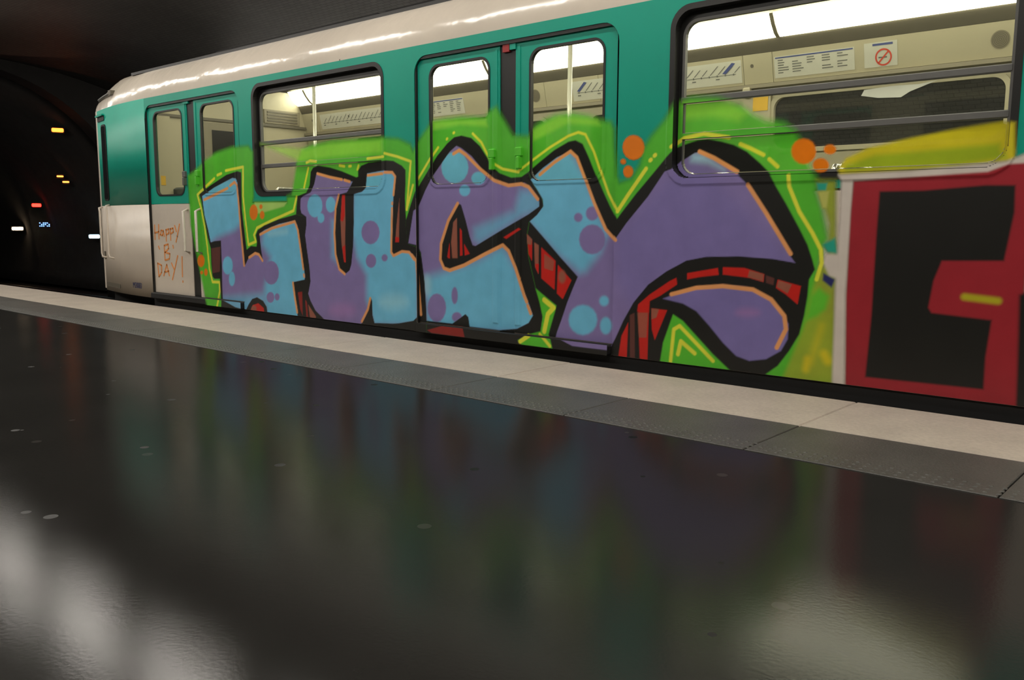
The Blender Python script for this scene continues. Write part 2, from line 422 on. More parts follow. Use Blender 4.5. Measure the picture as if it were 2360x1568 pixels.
for (pp, col, st, w, lab, kind_), pos in zip(SIG, SIGPOS):
    t = empty('signal_lamp', pos); m = emit('signal_glow', col, st)
    dirv = Vector((0, -4.35, .87))-Vector(pos); t.rotation_euler.z = math.atan2(dirv.y, dirv.x)+math.pi/2
    MB().box(-w*.55, w*.55, .02, .12, -.07, .07, .01).build('housing', M['black'], t)
    MB().box(-.03, .03,   .12, .40, -.03, .03).build('bracket', M['black'], t)
    if kind_ == 'bar':
        b = MB(); r_ = .05 if w > .2 else .022
        b.tube([(-w/2, 0, 0), (-w/2+.02, 0, 0), (w/2-.02, 0, 0), (w/2, 0, 0)], [r_*.6, r_, r_, r_*.6], 10); b.build('lens', m, t)
    else:
        for i in range(6):
            for j in range(3):
                if (i*3+j*5) % 4 != 1:
                    MB().box(-w/2+i*.048, -w/2+i*.048+.03, -.01, .02, -.055+j*.045, -.055+j*.045+.028).build('display_dot', m, t)
    tag(t, lab, 'signal lamp', 'lights in the tunnel')

# ------------------------------------------------------------------ the metro car
car = empty('metro_car', (0, 0, 0))
tag(car, 'white and teal metro car covered in colourful graffiti lettering at the platform', 'train')
XF, XE = -10.12, 4.9           # nose and rear end
ZB, ZC, ZT = .066, 1.047, 2.12 # bottom edge, colour break, top of side
DOORS = [(-8.92, -7.14), (-4.80, -3.02), (-.57, 1.21)]
WINS = [(-6.92, -5.14), (-2.67, -.92), (1.56, 3.31)]
WZ0, WZ1 = 1.095, 2.06
DTOP = 2.045
def taper(x): return 0. if x > -8.95 else .17*((-8.95-x)/1.5)**2

# upper teal side with window holes and door notches
loop = [(-8.92, ZT), (-8.92, 2.05)]
loop = [(XE, ZC), (XE, ZT), (-8.92, ZT)]
def notch(a, b):                # door notch outline from its left foot to its right foot
    r, n = .12, 6; p = [(a, ZC)]
    p += [(a+r-r*math.cos(math.radians(90*i/n)), DTOP-r+r*math.sin(math.radians(90*i/n))) for i in range(n+1)]
    p += [(b-r+r*math.sin(math.radians(90*i/n)), DTOP-r+r*math.cos(math.radians(90*i/n))) for i in range(n+1)]
    return p+[(b, ZC)]
n1 = notch(*DOORS[0]); loop += n1[1:]
for d in DOORS[1:]: loop += notch(*d)
mb = MB(); mb.plate(loop, [rrect(a, b, WZ0, WZ1, .12) for a, b in WINS], 0., .035)
mb.build('upper_side_panel', M['teal'], car, label='teal upper body side')
for a, b in ((DOORS[0][1], DOORS[1][0]), (DOORS[1][1], DOORS[2][0]), (DOORS[2][1], XE)):
    MB().box(a, b, 0, .035, ZB, ZC-.004).build('lower_side_panel', M['white'], car, label='white lower body side')
    MB().box(a, b, -.0008, .0, ZC-.010, ZC-.003).build('waist_bead', M['rubber'], car)
# cab side and rounded nose (tapering in)
def strip(xs, z0, z1, name, m, label=None, thick=.035):
    mb = MB(); n = len(xs)
    for z in (z0, z1): mb.v += [(x_, taper(x_), z) for x_ in xs]
    for z in (z0, z1): mb.v += [(x_, taper(x_)+thick, z) for x_ in xs]
    for i in range(n-1):
        mb.f += [(i, i+1, n+i+1, n+i), (2*n+i, 3*n+i, 3*n+i+1, 2*n+i+1), (n+i, n+i+1, 3*n+i+1, 3*n+i), (i, 2*n+i, 2*n+i+1, i+1)]
    return mb.build(name, m, car, True, label)
xs = [-8.92-i*(10.40-8.92)/18 for i in range(19)][::-1]
strip(xs, ZC, ZT, 'cab_upper_panel', M['teal'], 'teal cab side'); strip(xs, ZB, ZC-.004, 'cab_lower_panel', M['white'], 'white cab side')
mb = MB(); prof = []
for i in range(13):
    a = math.radians(90*i/12); prof.append((-10.40-.15*math.sin(a), taper(-10.40)+.13*(1-math.cos(a))))
prof += [(-10.58, .7), (-10.60, 1.2), (-10.58, 1.7)]
prof += [(p[0], 2.4-p[1]) for p in prof[:13][::-1]]
n = len(prof)
for z in (ZB+.02, ZC, ZT+.0): mb.v += [(p[0], p[1], z) for p in prof]
for k in range(2):
    for i in range(n-1): mb.f.append((k*n+i, k*n+n+i, k*n+n+i+1, k*n+i+1))
mb.build('nose_panel', M['white'], car, True, 'white rounded nose')
MB().box(-10.612, -10.595, .45, 1.95, 1.15, 1.95).build('windscreen', M['darkglass'], car)
# roof
stn = [-10.55, -10.53, -10.49, -10.43, -10.36, -10.26, -10.15, -10.0, -9.85, -9.6, -9.2, -8.9]+[-8.4+i*.7 for i in range(19)]+[XE]
half = [(0, 2.12), (.006, 2.17), (.022, 2.225), (.05, 2.285), (.09, 2.345), (.14, 2.40), (.2, 2.45), (.42, 2.52), (.8, 2.57), (1.2, 2.585)]
prof = half+[(2.4-y, z) for y, z in half[:-1][::-1]]
mb = MB(); n = len(prof)
for x_ in stn:
    q = max(0, (-9.85-x_)/.70); e = 1-.52*q*q-(.2*max(0, (q-.8)/.2)**2)
    ins = taper(max(x_, -10.40)) + (.0 if x_ > -10.40 else .13*(1-math.sqrt(max(0, 1-((-10.40-x_)/.152)**2))))
    for y, z in prof:
        s_ = 1-y/1.2
        mb.v.append((x_, y+ins*s_, 2.12+(z-2.12)*e))
for i in range(len(stn)-1):
    for k in range(n-1): mb.f.append((i*n+k, (i+1)*n+k, (i+1)*n+k+1, i*n+k+1))
mb.f.append(tuple(range(n))[::-1]); mb.f.append(tuple((len(stn)-1)*n+k for k in range(n)))
mb.f = [f[::-1] for f in mb.f]
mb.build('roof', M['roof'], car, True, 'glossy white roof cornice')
MB().box(-9.55, XE, .185, .215, 2.437, 2.464).build('rain_gutter', M['rubber'], car)
MB().tube([(-10.50, .255, 2.235), (-10.36, .175, 2.245), (-10.1, .115, 2.255), (-9.83, .072, 2.27)], .013, 8).build('roof_grab_rail', M['alu'], car, True)
MB().box(-9.85, -9.79, .055, .13, 2.25, 2.295).build('rail_stop', M['brown'], car)
for i in range(5):
    a = -8.6+i*2.72
    MB().box(a, a+2.66, .62, 1.78, 2.5, 2.64, .03).build('roof_duct', M['black'], car)
MB().box(-5.66, -5.652, -.002, .001, 2.12, 2.13).build('roof_seam', M['brown'], car)
# nose details: slit window, vent, grab rails, low grille, number
def on_side(x, d=.0): return taper(x)-d
def side_plate(name, x0, x1, z0, z1, r, m, d0, d1, parent=car, hole=None, label=None):
    b = MB(); b.plate(rrect(x0, x1, z0, z1, r, 5), [hole] if hole else [], -d0, d1)
    b.v = [(v[0], v[1]+taper(v[0]), v[2]) for v in b.v]
    return b.build(name, m, parent, label=label)
side_plate('cab_window_frame', -10.21, -10.03, 1.10, 1.95, .04, M['rubber'], .010, .0)
side_plate('cab_window_pane', -10.193, -10.047, 1.12, 1.93, .03, M['darkglass'], .013, .0)
side_plate('cab_vent', -10.36, -10.07, 1.995, 2.045, .01, M['rubber'], .008, .0)
side_plate('cab_vent_hood', -10.37, -10.06, 2.045, 2.065, .008, M['teal'], .03, .0)
side_plate('cab_grille', -10.33, -9.80, .115, .165, .01, M['brown'], .006, .0)
side_plate('cab_latch', -10.40, -10.33, .43, .52, .01, M['brown'], .008, .0)
for x_, za, zb in ((-10.34, 1.03, .45), (-10.02, 1.05, .45)):
    y_ = taper(x_)-.045
    MB().tube([(x_-.03, y_+.045, za), (x_-.01, y_, za-.01), (x_, y_, za-.05), (x_, y_, zb+.05), (x_+.01, y_, zb+.01), (x_+.04, y_+.045, zb)], .012, 8).build('cab_grab_rail', M['white'], car, True)
# fleet number
def text_mesh(body, size, name, m, parent, loc, rz=0., shear=0.):
    cu = bpy.data.curves.new(name, 'FONT'); cu.body = body; cu.size = size; cu.extrude = .0008; cu.align_x = 'CENTER'; cu.shear = shear
    ob = bpy.data.objects.new(name, cu); COL.objects.link(ob)
    dg = bpy.context.evaluated_depsgraph_get(); me = bpy.data.meshes.new_from_object(ob.evaluated_get(dg))
    bpy.data.objects.remove(ob); me.materials.clear(); me.materials.append(m)
    o = link(name, me, parent); o.rotation_euler = (math.pi/2, 0, rz); o.location = loc; return o
text_mesh('M3083', .085, 'fleet_number', M['navy'], car, (-9.29, taper(-9.29)-.004, .15), -math.atan(.17*2*.34/1.5/1.5))

# underframe, sill, steps
MB().box(-10.2, XE, .16, 2.24, -.28, ZB+.03).build('underframe', M['black'], car)
MB().box(-8.92, XE, .01, .06, -.05, ZB).build('sill_beam', M['black'], car)
for d in DOORS: MB().box(d[0]+.02, d[1]-.02, -.035, .12, ZB+.0, .128, .008).build('door_step', M['black'], car)
for xb in (-8.6, 3.2):
    for sx in (-.95, .95):
        for yy in (.5, 1.9):
            MB().tube([(xb+sx, yy-.06, -.53), (xb+sx, yy+.06, -.53)], .42, 20).build('wheel', M['black'], car)

# sliding doors
def door(a, b, tagged):
    mid = (a+b)/2+.0
    fr = MB(); oo = [(a, ZB+.065)]+notch(a, b)[1:-1]+[(b, ZB+.065)]
    ii = [(a+.014, ZB+.065)]+[(min(max(p[0], a+.014), b-.014), min(p[1], DTOP-.022)) for p in notch(a, b)[1:-1]]+[(b-.014, ZB+.065)]
    fr.plate(oo+ii[::-1], [], .006, .05); fr.build('door_shade_frame', M['rubber'], car)  # black ring puts the shadow of the door recess into the frame
    for sgn in (-1, 1):
        if sgn < 0: x0, x1 = a+.015, mid-.075; g0, g1 = a+.142, a+.142+.578
        else:       x0, x1 = mid+.065, b-.015; g0, g1 = b-.70, b-.118
        up = MB(); up.plate([(x0, ZC), (x1, ZC), (x1, DTOP-.02), (x0, DTOP-.02)], [rrect(g0, g1, 1.133, 1.966, .085)], .022, .05)
        leaf = up.build('door_leaf', M['teal'], car, label='teal sliding door leaf')
        MB().box(x0, x1, .022, .05, .13, ZC-.004).build('lower_leaf', M['white'], leaf)
        rg = MB(); rg.plate(rrect(g0-.008, g1+.008, 1.125, 1.974, .09), [rrect(g0+.008, g1-.008, 1.141, 1.958, .08)], .018, .045); rg.build('pane_gasket', M['rubber'], leaf)
        MB().plate(rrect(g0+.008, g1-.008, 1.141, 1.958, .08), [], .036, .041).build('pane', M['glass'], leaf)
        xe = x1-.03 if sgn < 0 else x0+.03
        MB().box(xe-.012, xe+.012, .017, .022, ZC+.005, 2.0).build('closing_edge', M['teal'], leaf)
        xh = x1-.05 if sgn < 0 else x0+.05
        MB().box(xh-.035, xh+.02, -.004, .022, 1.30, 1.36, .006).box(xh-.012, xh+.012, -.018, .022, 1.22, 1.30, .005).build('latch', M['alu'] if tagged and sgn < 0 else M['greenlatch'], leaf)
        if tagged:
            MB().tube([(xh, .022, .99), (xh, -.03, .97), (xh, -.03, .58), (xh, .022, .56)], .013, 8).build('grab_bar', M['white'], leaf, True)
    MB().box(mid-.075, mid+.065, .03, .05, .13, DTOP-.02).build('door_rubber', M['rubber'], car)
    return mid
mids = [door(*d, i == 0) for i, d in enumerate(DOORS)]
MB().box(-3.952, -3.895, .012, .03, 1.975, 2.03).build('door_plate', M['red'], car, label='small red plate above the door seam')
MB().box(-3.89, -3.84, .012, .03, 1.985, 2.02).build('door_plate', M['teal'], car)
MB().box(-8.16, -8.05, .012, .03, 2.0, 2.02).build('door_plate', M['teal'], car)

# side windows
GY = .062
for i, (a, b) in enumerate(WINS):
    w = MB(); w.plate(rrect(a-.004, b+.004, WZ0-.004, WZ1+.004, .124), [rrect(a+.028, b-.028, WZ0+.028, WZ1-.028, .10)], -.004, .05)
    fr = w.build('window_frame', M['rubber'], car)
    w = MB(); w.plate(rrect(a+.02, b-.02, WZ0+.02, WZ1-.02, .11), [rrect(a+.055, b-.04, WZ0+.04, WZ1-.075, .085)], .05, .075); w.build('inner_gasket', M['rubber'], fr)
    w = MB(); w.plate(rrect(a+.05, b-.036, WZ0+.036, WZ1-.07, .09), [rrect(a+.066, b-.05, WZ0+.05, WZ1-.086, .078)], .044, .07); w.build('window_trim', M['alu'], fr)
    MB().plate([(a+.055, 1.555), (b-.04, 1.555)]+[p for p in rrect(a+.055, b-.04, WZ0+.04, WZ1-.075, .085)[8:24]], [], GY-.006, GY-.002).build('pane', M['glass'], fr)
    MB().plate([p for p in rrect(a+.055, b-.04, WZ0+.04, WZ1-.075, .085)[:8]]+[(b-.04, 1.555), (a+.055, 1.555)]+[p for p in rrect(a+.055, b-.04, WZ0+.04, WZ1-.075, .085)[24:]], [], GY, GY+.004).build('pane', M['glass'], fr)
    MB().box(a+.05, b-.045, GY-.022, GY+.012, 1.538, 1.572, .004).build('window_rail', M['alu'], fr)
    MB().box(a+.05, b-.045, GY-.020, GY+.012, 1.340, 1.374, .004).build('window_rail', M['alu'], fr)

# ------------------------------------------------------------------ saloon
FY = 2.25
MB().box(-9.3, XE, .1, 2.34, .096, .13).build('saloon_floor', M['carfloor'], car)
mb = MB(); cp = [(.05, 2.08), (.12, 2.2), (.25, 2.36), (.45, 2.45), (.8, 2.48), (1.2, 2.49), (1.6, 2.48), (1.95, 2.46), (2.09, 2.44), (2.17, 2.25), (FY, 2.19)]
n = len(cp); mb.v = [(-9.3, p[0], p[1]) for p in cp]+[(XE, p[0], p[1]) for p in cp]
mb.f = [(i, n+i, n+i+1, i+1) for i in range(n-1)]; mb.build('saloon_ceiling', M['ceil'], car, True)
FWINS = [(-8.3, -6.62), (-3.10, -1.47), (.6, 2.3)]
FD = (-6.05, -4.25)
holes = [rrect(a, b, 1.45, 1.85, .09) for a, b in FWINS]+[rrect(-5.97, -5.39, 1.12, 1.85, .09), rrect(-4.88, -4.32, 1.12, 1.85, .09)]
MB().plate([(-9.3, .1), (XE, .1), (XE, 1.93), (-9.3, 1.93)], holes, FY, FY+.03).build('far_wall', M['cream'], car, label='cream far wall of the saloon')
for hl in holes:
    xs_ = [p[0] for p in hl]; a, b = min(xs_), max(xs_); zl = min(p[1] for p in hl)
    rg = MB().plate(rrect(a-.03, b+.03, zl-.03, 1.88, .11), [rrect(a+.005, b-.005, zl+.005, 1.845, .085)], FY-.02, FY+.02).build('far_window_frame', M['cream'], car)
    MB().plate(rrect(a, b, zl, 1.85, .09), [], FY+.012, FY+.016).build('pane', M['dirtyglass'], rg)
    if b-a > 1:
        MB().box(a, b, FY-.012, FY+.03, 1.60, 1.615).build('rail', M['alu'], rg)
MB().box(-9.3, XE, FY+.05, FY+.09, .0, 1.1).build('far_outer_panel', M['white'], car)
MB().box(-9.3, XE, FY+.05, FY+.09, 1.9, 2.2).build('far_outer_panel', M['teal'], car)
for x_ in (-6.06, -5.13, -4.24): MB().box(x_-.012, x_+.012, FY-.008, FY, .13, 1.92).build('far_door_seam', M['brown'], car)
# coving panels, ledge and lights along the far side
seams = [-9.3, -8.95, -7.0, -5.62, -5.38, -4.75, -3.345, -3.10, -1.35, .5, XE]
for a, b in zip(seams[:-1], seams[1:]):
    q = MB(); q.v = [(a+.002, FY-.03, 1.965), (b-.002, FY-.03, 1.965), (b-.002, FY-.085, 2.185), (a+.002, FY-.085, 2.185), (a+.002, FY, 1.965), (b-.002, FY, 1.965), (b-.002, FY-.05, 2.2), (a+.002, FY-.05, 2.2)]
    q.f = [(0, 1, 2, 3), (5, 4, 7, 6), (4, 0, 3, 7), (1, 5, 6, 2), (3, 2, 6, 7), (4, 5, 1, 0)]
    q.build('coving_panel', M['cream'], car)
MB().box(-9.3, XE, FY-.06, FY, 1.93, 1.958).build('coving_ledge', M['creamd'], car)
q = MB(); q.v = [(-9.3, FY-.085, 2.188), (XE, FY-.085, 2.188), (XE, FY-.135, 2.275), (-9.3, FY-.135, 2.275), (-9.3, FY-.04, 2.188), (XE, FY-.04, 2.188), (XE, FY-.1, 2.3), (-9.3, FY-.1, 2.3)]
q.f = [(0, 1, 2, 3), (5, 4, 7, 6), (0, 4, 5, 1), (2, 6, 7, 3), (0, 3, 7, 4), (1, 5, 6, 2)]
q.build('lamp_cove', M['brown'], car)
def saloon_light(a, b, near=False):
    pr = [(2.10, 2.275), (2.055, 2.30), (2.0, 2.36), (1.955, 2.43)]
    if near: pr = [(2.4-y, z-.01) for y, z in pr]
    n = len(pr); q = MB(); q.v = [(a+.015, p[0], p[1]) for p in pr]+[(b-.015, p[0], p[1]) for p in pr]
    q.f = [(i, i+1, n+i+1, n+i) for i in range(n-1)]+[tuple(range(n))[::-1], tuple(range(n, 2*n))]
    o = q.build('saloon_light', M['saloon_light'], car, False)
    sg = -1 if near else 1
    cq = [(p[0]-.006*sg, p[1]-.006) for p in pr]+[(pr[-1][0]+.05*sg, pr[-1][1]), (pr[0][0]+.03*sg, pr[0][1]+.03)]
    m_ = len(cq); c_ = MB(); c_.v = [(b-.015, y, z) for y, z in cq]+[(b+.015, y, z) for y, z in cq]
    c_.f = [tuple(range(m_))[::-1], tuple(range(m_, 2*m_))]+[(i, (i+1) % m_, m_+(i+1) % m_, m_+i) for i in range(m_)]
    c_.build('light_end_cap', M['creamd'], o)
SL = [-9.25, -8.92, -5.97, -3.02, -.07, 2.6, 4.8]
for a, b in zip(SL[:-1], SL[1:]): saloon_light(a, b)
for a, b in zip(SL[1:-1], SL[2:]): saloon_light(a, b, True)
# printed line plans and notices on the coving
def on_cove(x, z, d=.003):           # point on the sloping coving face
    return (x, FY-.03-(z-1.965)/.22*.055-d, z)
def notice(name, x0, x1, z0, z1, m, d=.003, label=None, parent=car):
    q = MB(); q.quad(on_cove(x0, z0, d), on_cove(x1, z0, d), on_cove(x1, z1, d), on_cove(x0, z1, d))
    n = len(q.v); q.v += [(v[0], v[1]+.0015, v[2]) for v in q.v[:4]]; q.f += [(7, 6, 5, 4), (0, 4, 5, 1), (1, 5, 6, 2), (2, 6, 7, 3), (3, 7, 4, 0)]
    return q.build(name, m, parent, label=label)
def line_plan(x0, x1, flip=False):
    sheet = notice('line_plan', x0, x1, 1.985, 2.155, M['paper'], label='white line plan strip')
    notice('line', x0+.05, x1-.05, 2.052, 2.056, M['greyprint'], .0045, parent=sheet)
    n = int((x1-x0)/.075); q = MB()
    for i in range(n):
        x_ = x0+.07+i*(x1-x0-.14)/max(1, n-1)
        q.v += [on_cove(x_-.006, 2.047, .005), on_cove(x_+.006, 2.047, .005), on_cove(x_+.006, 2.061, .005), on_cove(x_-.006, 2.061, .005)]; k_ = len(q.v)
        q.f.append((k_-4, k_-3, k_-2, k_-1))
        l_ = .05+.025*((i*7) % 4)/3
        q.v += [on_cove(x_+.004, 2.066, .005), on_cove(x_+.014, 2.066, .005), on_cove(x_+.014+l_, 2.066+l_*.85, .005), on_cove(x_+.004+l_, 2.066+l_*.85, .005)]; k_ = len(q.v)
        q.f.append((k_-4, k_-3, k_-2, k_-1))
        if i % 3 == 0:
            q.v += [on_cove(x_-.015, 2.025, .005), on_cove(x_+.02, 2.025, .005), on_cove(x_+.02, 2.034, .005), on_cove(x_-.015, 2.034, .005)]; k_ = len(q.v)
            q.f.append((k_-4, k_-3, k_-2, k_-1))
    q.build('station_names', M['greyprint'], sheet)
    xb = x0+.05 if flip else x1-.17
    q = MB(); q.quad(on_cove(xb, 2.068, .0055), on_cove(xb+.03, 2.062, .0055), on_cove(xb+.12, 2.135, .0055), on_cove(xb+.09, 2.142, .0055)); q.build('terminus_name', M['blueprint'], sheet)
line_plan(-8.9, -7.02); line_plan(-5.05, -4.1, True); line_plan(-4.08, -3.36)
def text_notice(x0, x1):
    sheet = notice('rules_notice', x0, x1, 1.99, 2.145, M['paper'], label='white printed notice')
    notice('header', x0+.01, x1-.01, 2.130, 2.139, M['blueprint'], .0045, parent=sheet)
    q = MB(); rnd = random.Random(int(x0*100))
    for c in range(5):
        for r_ in range(6 if c != 2 else 3):
            xa = x0+.03+c*(x1-x0-.04)/5; z = 2.112-r_*.018; w_ = rnd.uniform(.03, (x1-x0)/5-.03)
            if rnd.random() < .15: continue
            q.v += [on_cove(xa, z, .005), on_cove(xa+w_, z, .005), on_cove(xa+w_, z+.007, .005), on_cove(xa, z+.007, .005)]; k_ = len(q.v); q.f.append((k_-4, k_-3, k_-2, k_-1))
    q.build('text_lines', M['greyprint'], sheet)
text_notice(-3.085, -2.47); text_notice(-6.98, -6.46)
ns = notice('no_smoking_notice', -2.40, -2.17, 1.99, 2.155, M['paper'], label='white no smoking notice with red ring')
notice('header', -2.34, -2.20, 2.132, 2.146, M['blueprint'], .0045, parent=ns)
def cove_ring(cx_, cz_, ro, ri, m, name, parent, d=.005, n=28):
    q = MB()
    for i in range(n):
        a0, a1 = 2*math.pi*i/n, 2*math.pi*(i+1)/n
        q.quad(on_cove(cx_+ri*math.cos(a0), cz_+ri*math.sin(a0), d), on_cove(cx_+ro*math.cos(a0), cz_+ro*math.sin(a0), d), on_cove(cx_+ro*math.cos(a1), cz_+ro*math.sin(a1), d), on_cove(cx_+ri*math.cos(a1), cz_+ri*math.sin(a1), d))
    return q.build(name, m, parent)
cove_ring(-2.265, 2.052, .058, .047, M['redprint'], 'red_ring', ns)
q = MB(); q.quad(on_cove(-2.305, 2.018, .005), on_cove(-2.297, 2.010, .005), on_cove(-2.226, 2.085, .005), on_cove(-2.234, 2.092, .005)); q.build('red_bar', M['redprint'], ns)
q = MB(); q.quad(on_cove(-2.30, 2.046, .0045), on_cove(-2.24, 2.046, .0045), on_cove(-2.24, 2.056, .0045), on_cove(-2.30, 2.056, .0045)); q.build('cigarette', M['greyprint'], ns)
for sx in (-1.52, -5.50):
    sp = cove_ring(sx, 2.075, .058, .0, M['creamd'], 'loudspeaker', car, .002)
    for rr in (.05, .04, .03, .02, .01): cove_ring(sx, 2.075, rr, rr-.004, M['brown'], 'grille_ring', sp, .0035)
for x_ in (-3.27, -8.35, -9.06): cove_ring(x_, 2.10, .014, .0, M['brown'], 'screw_cap', car, .003)
# emergency handle column and yellow sticker
MB().box(-3.36, -3.12, FY-.03, FY, 1.30, 1.90, .01).build('handle_column', M['cream'], car)
MB().box(-3.265, -3.14, FY-.034, FY-.03, 1.755, 1.86).build('handle_sticker', M['yellowst'], car, label='yellow warning sticker')
MB().box(-3.34, -3.28, FY-.07, FY-.03, 1.86, 1.94, .008).build('emergency_handle', M['cream'], car)
# pale cut-out standing in for a light reflection on the far window
q = MB(); out = [(-2.42, 1.80), (-2.40, 1.84), (-2.2, 1.85), (-2.02, 1.845), (-1.9, 1.86), (-2.08, 1.80), (-2.14, 1.765), (-2.3, 1.775)]
q.plate(out, [], FY-.022, FY-.019); q.build('reflection_strip', M['reflection'], car, label='pale strip standing in for a reflection on the window')
# poles and rails
for x_, y_ in ((-7.66, 1.2), (-4.315, 1.2), (.3, 1.2)):
    p = MB().tube([(x_, y_, .13), (x_, y_, 2.485)], .018, 12).build('grab_pole', M['pole'], car, True)
    MB().tube([(x_, y_, 2.455), (x_, y_, 2.485)], .045, 12).build('pole_flange', M['cream'], p, True)
# seats: back-to-back benches between the doors
def bench(x, y0, y1, face):
    s_ = MB().box(x, x+.42*face, y0, y1, .50, .57, .0) if face > 0 else MB().box(x-.42, x, y0, y1, .50, .57)
    o = s_.build('seat_bench', M['seat'], car)
    MB().box(min(x-.06*face, x), max(x-.06*face, x), y0, y1, .52, 1.05, .015).build('seat_back', M['seat'], o)
    MB().box(min(x, x+.36*face), max(x, x+.36*face), y0+.05, y0+.10, .13, .5).build('seat_leg', M['alu'], o)
    MB().box(min(x, x+.36*face), max(x, x+.36*face), y1-.10, y1-.05, .13, .5).build('seat_leg', M['alu'], o)
    MB().tube([(x-.03*face, y0+.04, 1.03), (x-.03*face, y0+.04, 1.13), (x-.03*face, y0+.08, 1.17), (x-.03*face, y1-.08, 1.17), (x-.03*face, y1-.04, 1.13), (x-.03*face, y1-.04, 1.03)], .014, 8).build('seat_rail', M['steel'], o, True)
for a, b in ((-6.95, -5.05), (-2.70, -.85)):
    for y0, y1 in ((.14, 1.0), (1.42, 2.2)):
        bench(a+.1, y0, y1, 1); bench((a+b)/2-.05, y0, y1, -1); bench((a+b)/2+.05, y0, y1, 1); bench(b-.1, y0, y1, -1)
MB().tube([(-6.80, .5, 1.02), (-6.79, .5, 1.2), (-6.72, .5, 1.245), (-6.2, .5, 1.24)], .016, 8).build('seat_hoop', M['steel'], car, True)
# bulkhead to the driver's cab
BX = -9.25
bq = [(.1, .1), (2.3, .1), (2.3, 2.2), (2.05, 2.42), (.35, 2.42), (.1, 2.2)]
q = MB(); q.v = [(BX, y, z) for y, z in bq]+[(BX-.03, y, z) for y, z in bq]; q.f = [tuple(range(6)), tuple(range(11, 5, -1))]+[(i, 6+i, 6+(i+1) % 6, (i+1) % 6) for i in range(6)]
bh = q.build('bulkhead', M['cream'], car, label='cream bulkhead to the cab')
MB().box(BX, BX+.03, .1, 2.3, 2.0, 2.03).build('header_trim', M['brown'], bh)
MB().box(BX, BX+.02, .75, 1.55, .13, 1.98).build('cab_door', M['creamd'], bh)
MB().box(BX+.02, BX+.026, .93, 1.40, 1.3, 1.90).build('cab_door_pane', M['darkglass'], bh)
MB().box(BX, BX+.012, .62, .68, 1.55, 1.88).build('notice_holder', M['creamd'], bh)
MB().box(BX, BX+.02, 1.62, 2.12, 2.04, 2.2).build('vent_grille', M['creamd'], bh)
for i in range(4): MB().box(BX+.02, BX+.026, 1.66, 2.08, 2.06+i*.034, 2.078+i*.034).build('vent_slat', M['brown'], bh)
MB().box(BX, BX+.05, .16, .42, .13, 2.0).build('door_pillar', M['cream'], bh)
MB().box(-9.0, -8.95, .10, .16, .13, 2.05).build('saloon_pillar', M['creamd'], bh)
MB().box(BX, BX+.22, .45, .72, 1.08, 1.24, .02).build('fold_seat', M['seat'], bh)
MB().box(BX+.05, BX+.054, .22, .34, 1.26, 1.36).build('yellow_label', M['yellowst'], bh)
# rear end wall of the car
MB().box(XE-.04, XE, .0, 2.4, .06, 2.5).build('end_wall', M['white'], car)
# inner face of the near side, around the openings
edges = [-9.2]+[v for d, w in zip(DOORS, WINS) for v in (d[0]+.1, d[1]-.1, w[0]+.03, w[1]-.03)]+[XE-.05]
for a, b in zip(edges[0::2], edges[1::2]):
    MB().box(a, b, .08, .095, .13, 2.06).build('inner_lining', M['cream'], car)
for a, b in WINS:
    MB().box(a+.03, b-.03, .08, .095, .13, WZ0+.02).build('inner_lining', M['cream'], car)
    MB().box(a+.03, b-.03, .08, .095, WZ1-.06, 2.08).build('inner_lining', M['cream'], car)
for a, b in DOORS:
    MB().box(a+.1, b-.1, .08, .095, DTOP-.03, 2.10).build('inner_lining', M['cream'], car)

# ------------------------------------------------------------------ graffiti
PAINT = {'green': (64, 146, 34), 'palegreen': (128, 160, 80), 'lime': (125, 185, 55), 'olive': (118, 130, 34), 'palelime': (140, 142, 70),
         'teal': (26, 122, 103), 'whitep': (160, 153, 145), 'navy': (28, 32, 75), 'yolk': (158, 148, 22), 'mossg': (108, 132, 25), 'crimson': (118, 25, 33),
         'black': (17, 17, 15), 'olivey': (135, 130, 22), 'yellow': (172, 174, 48), 'purple': (99, 88, 130), 'violet': (92, 84, 130), 'blue': (82, 143, 170),
         'paleblue': (125, 165, 180), 'mauve': (120, 90, 135), 'dbrown': (70, 38, 34), 'brown': (114, 66, 52), 'red': (150, 22, 15), 'dred': (105, 24, 20),
         'orange': (208, 120, 74), 'dot': (190, 92, 6)}
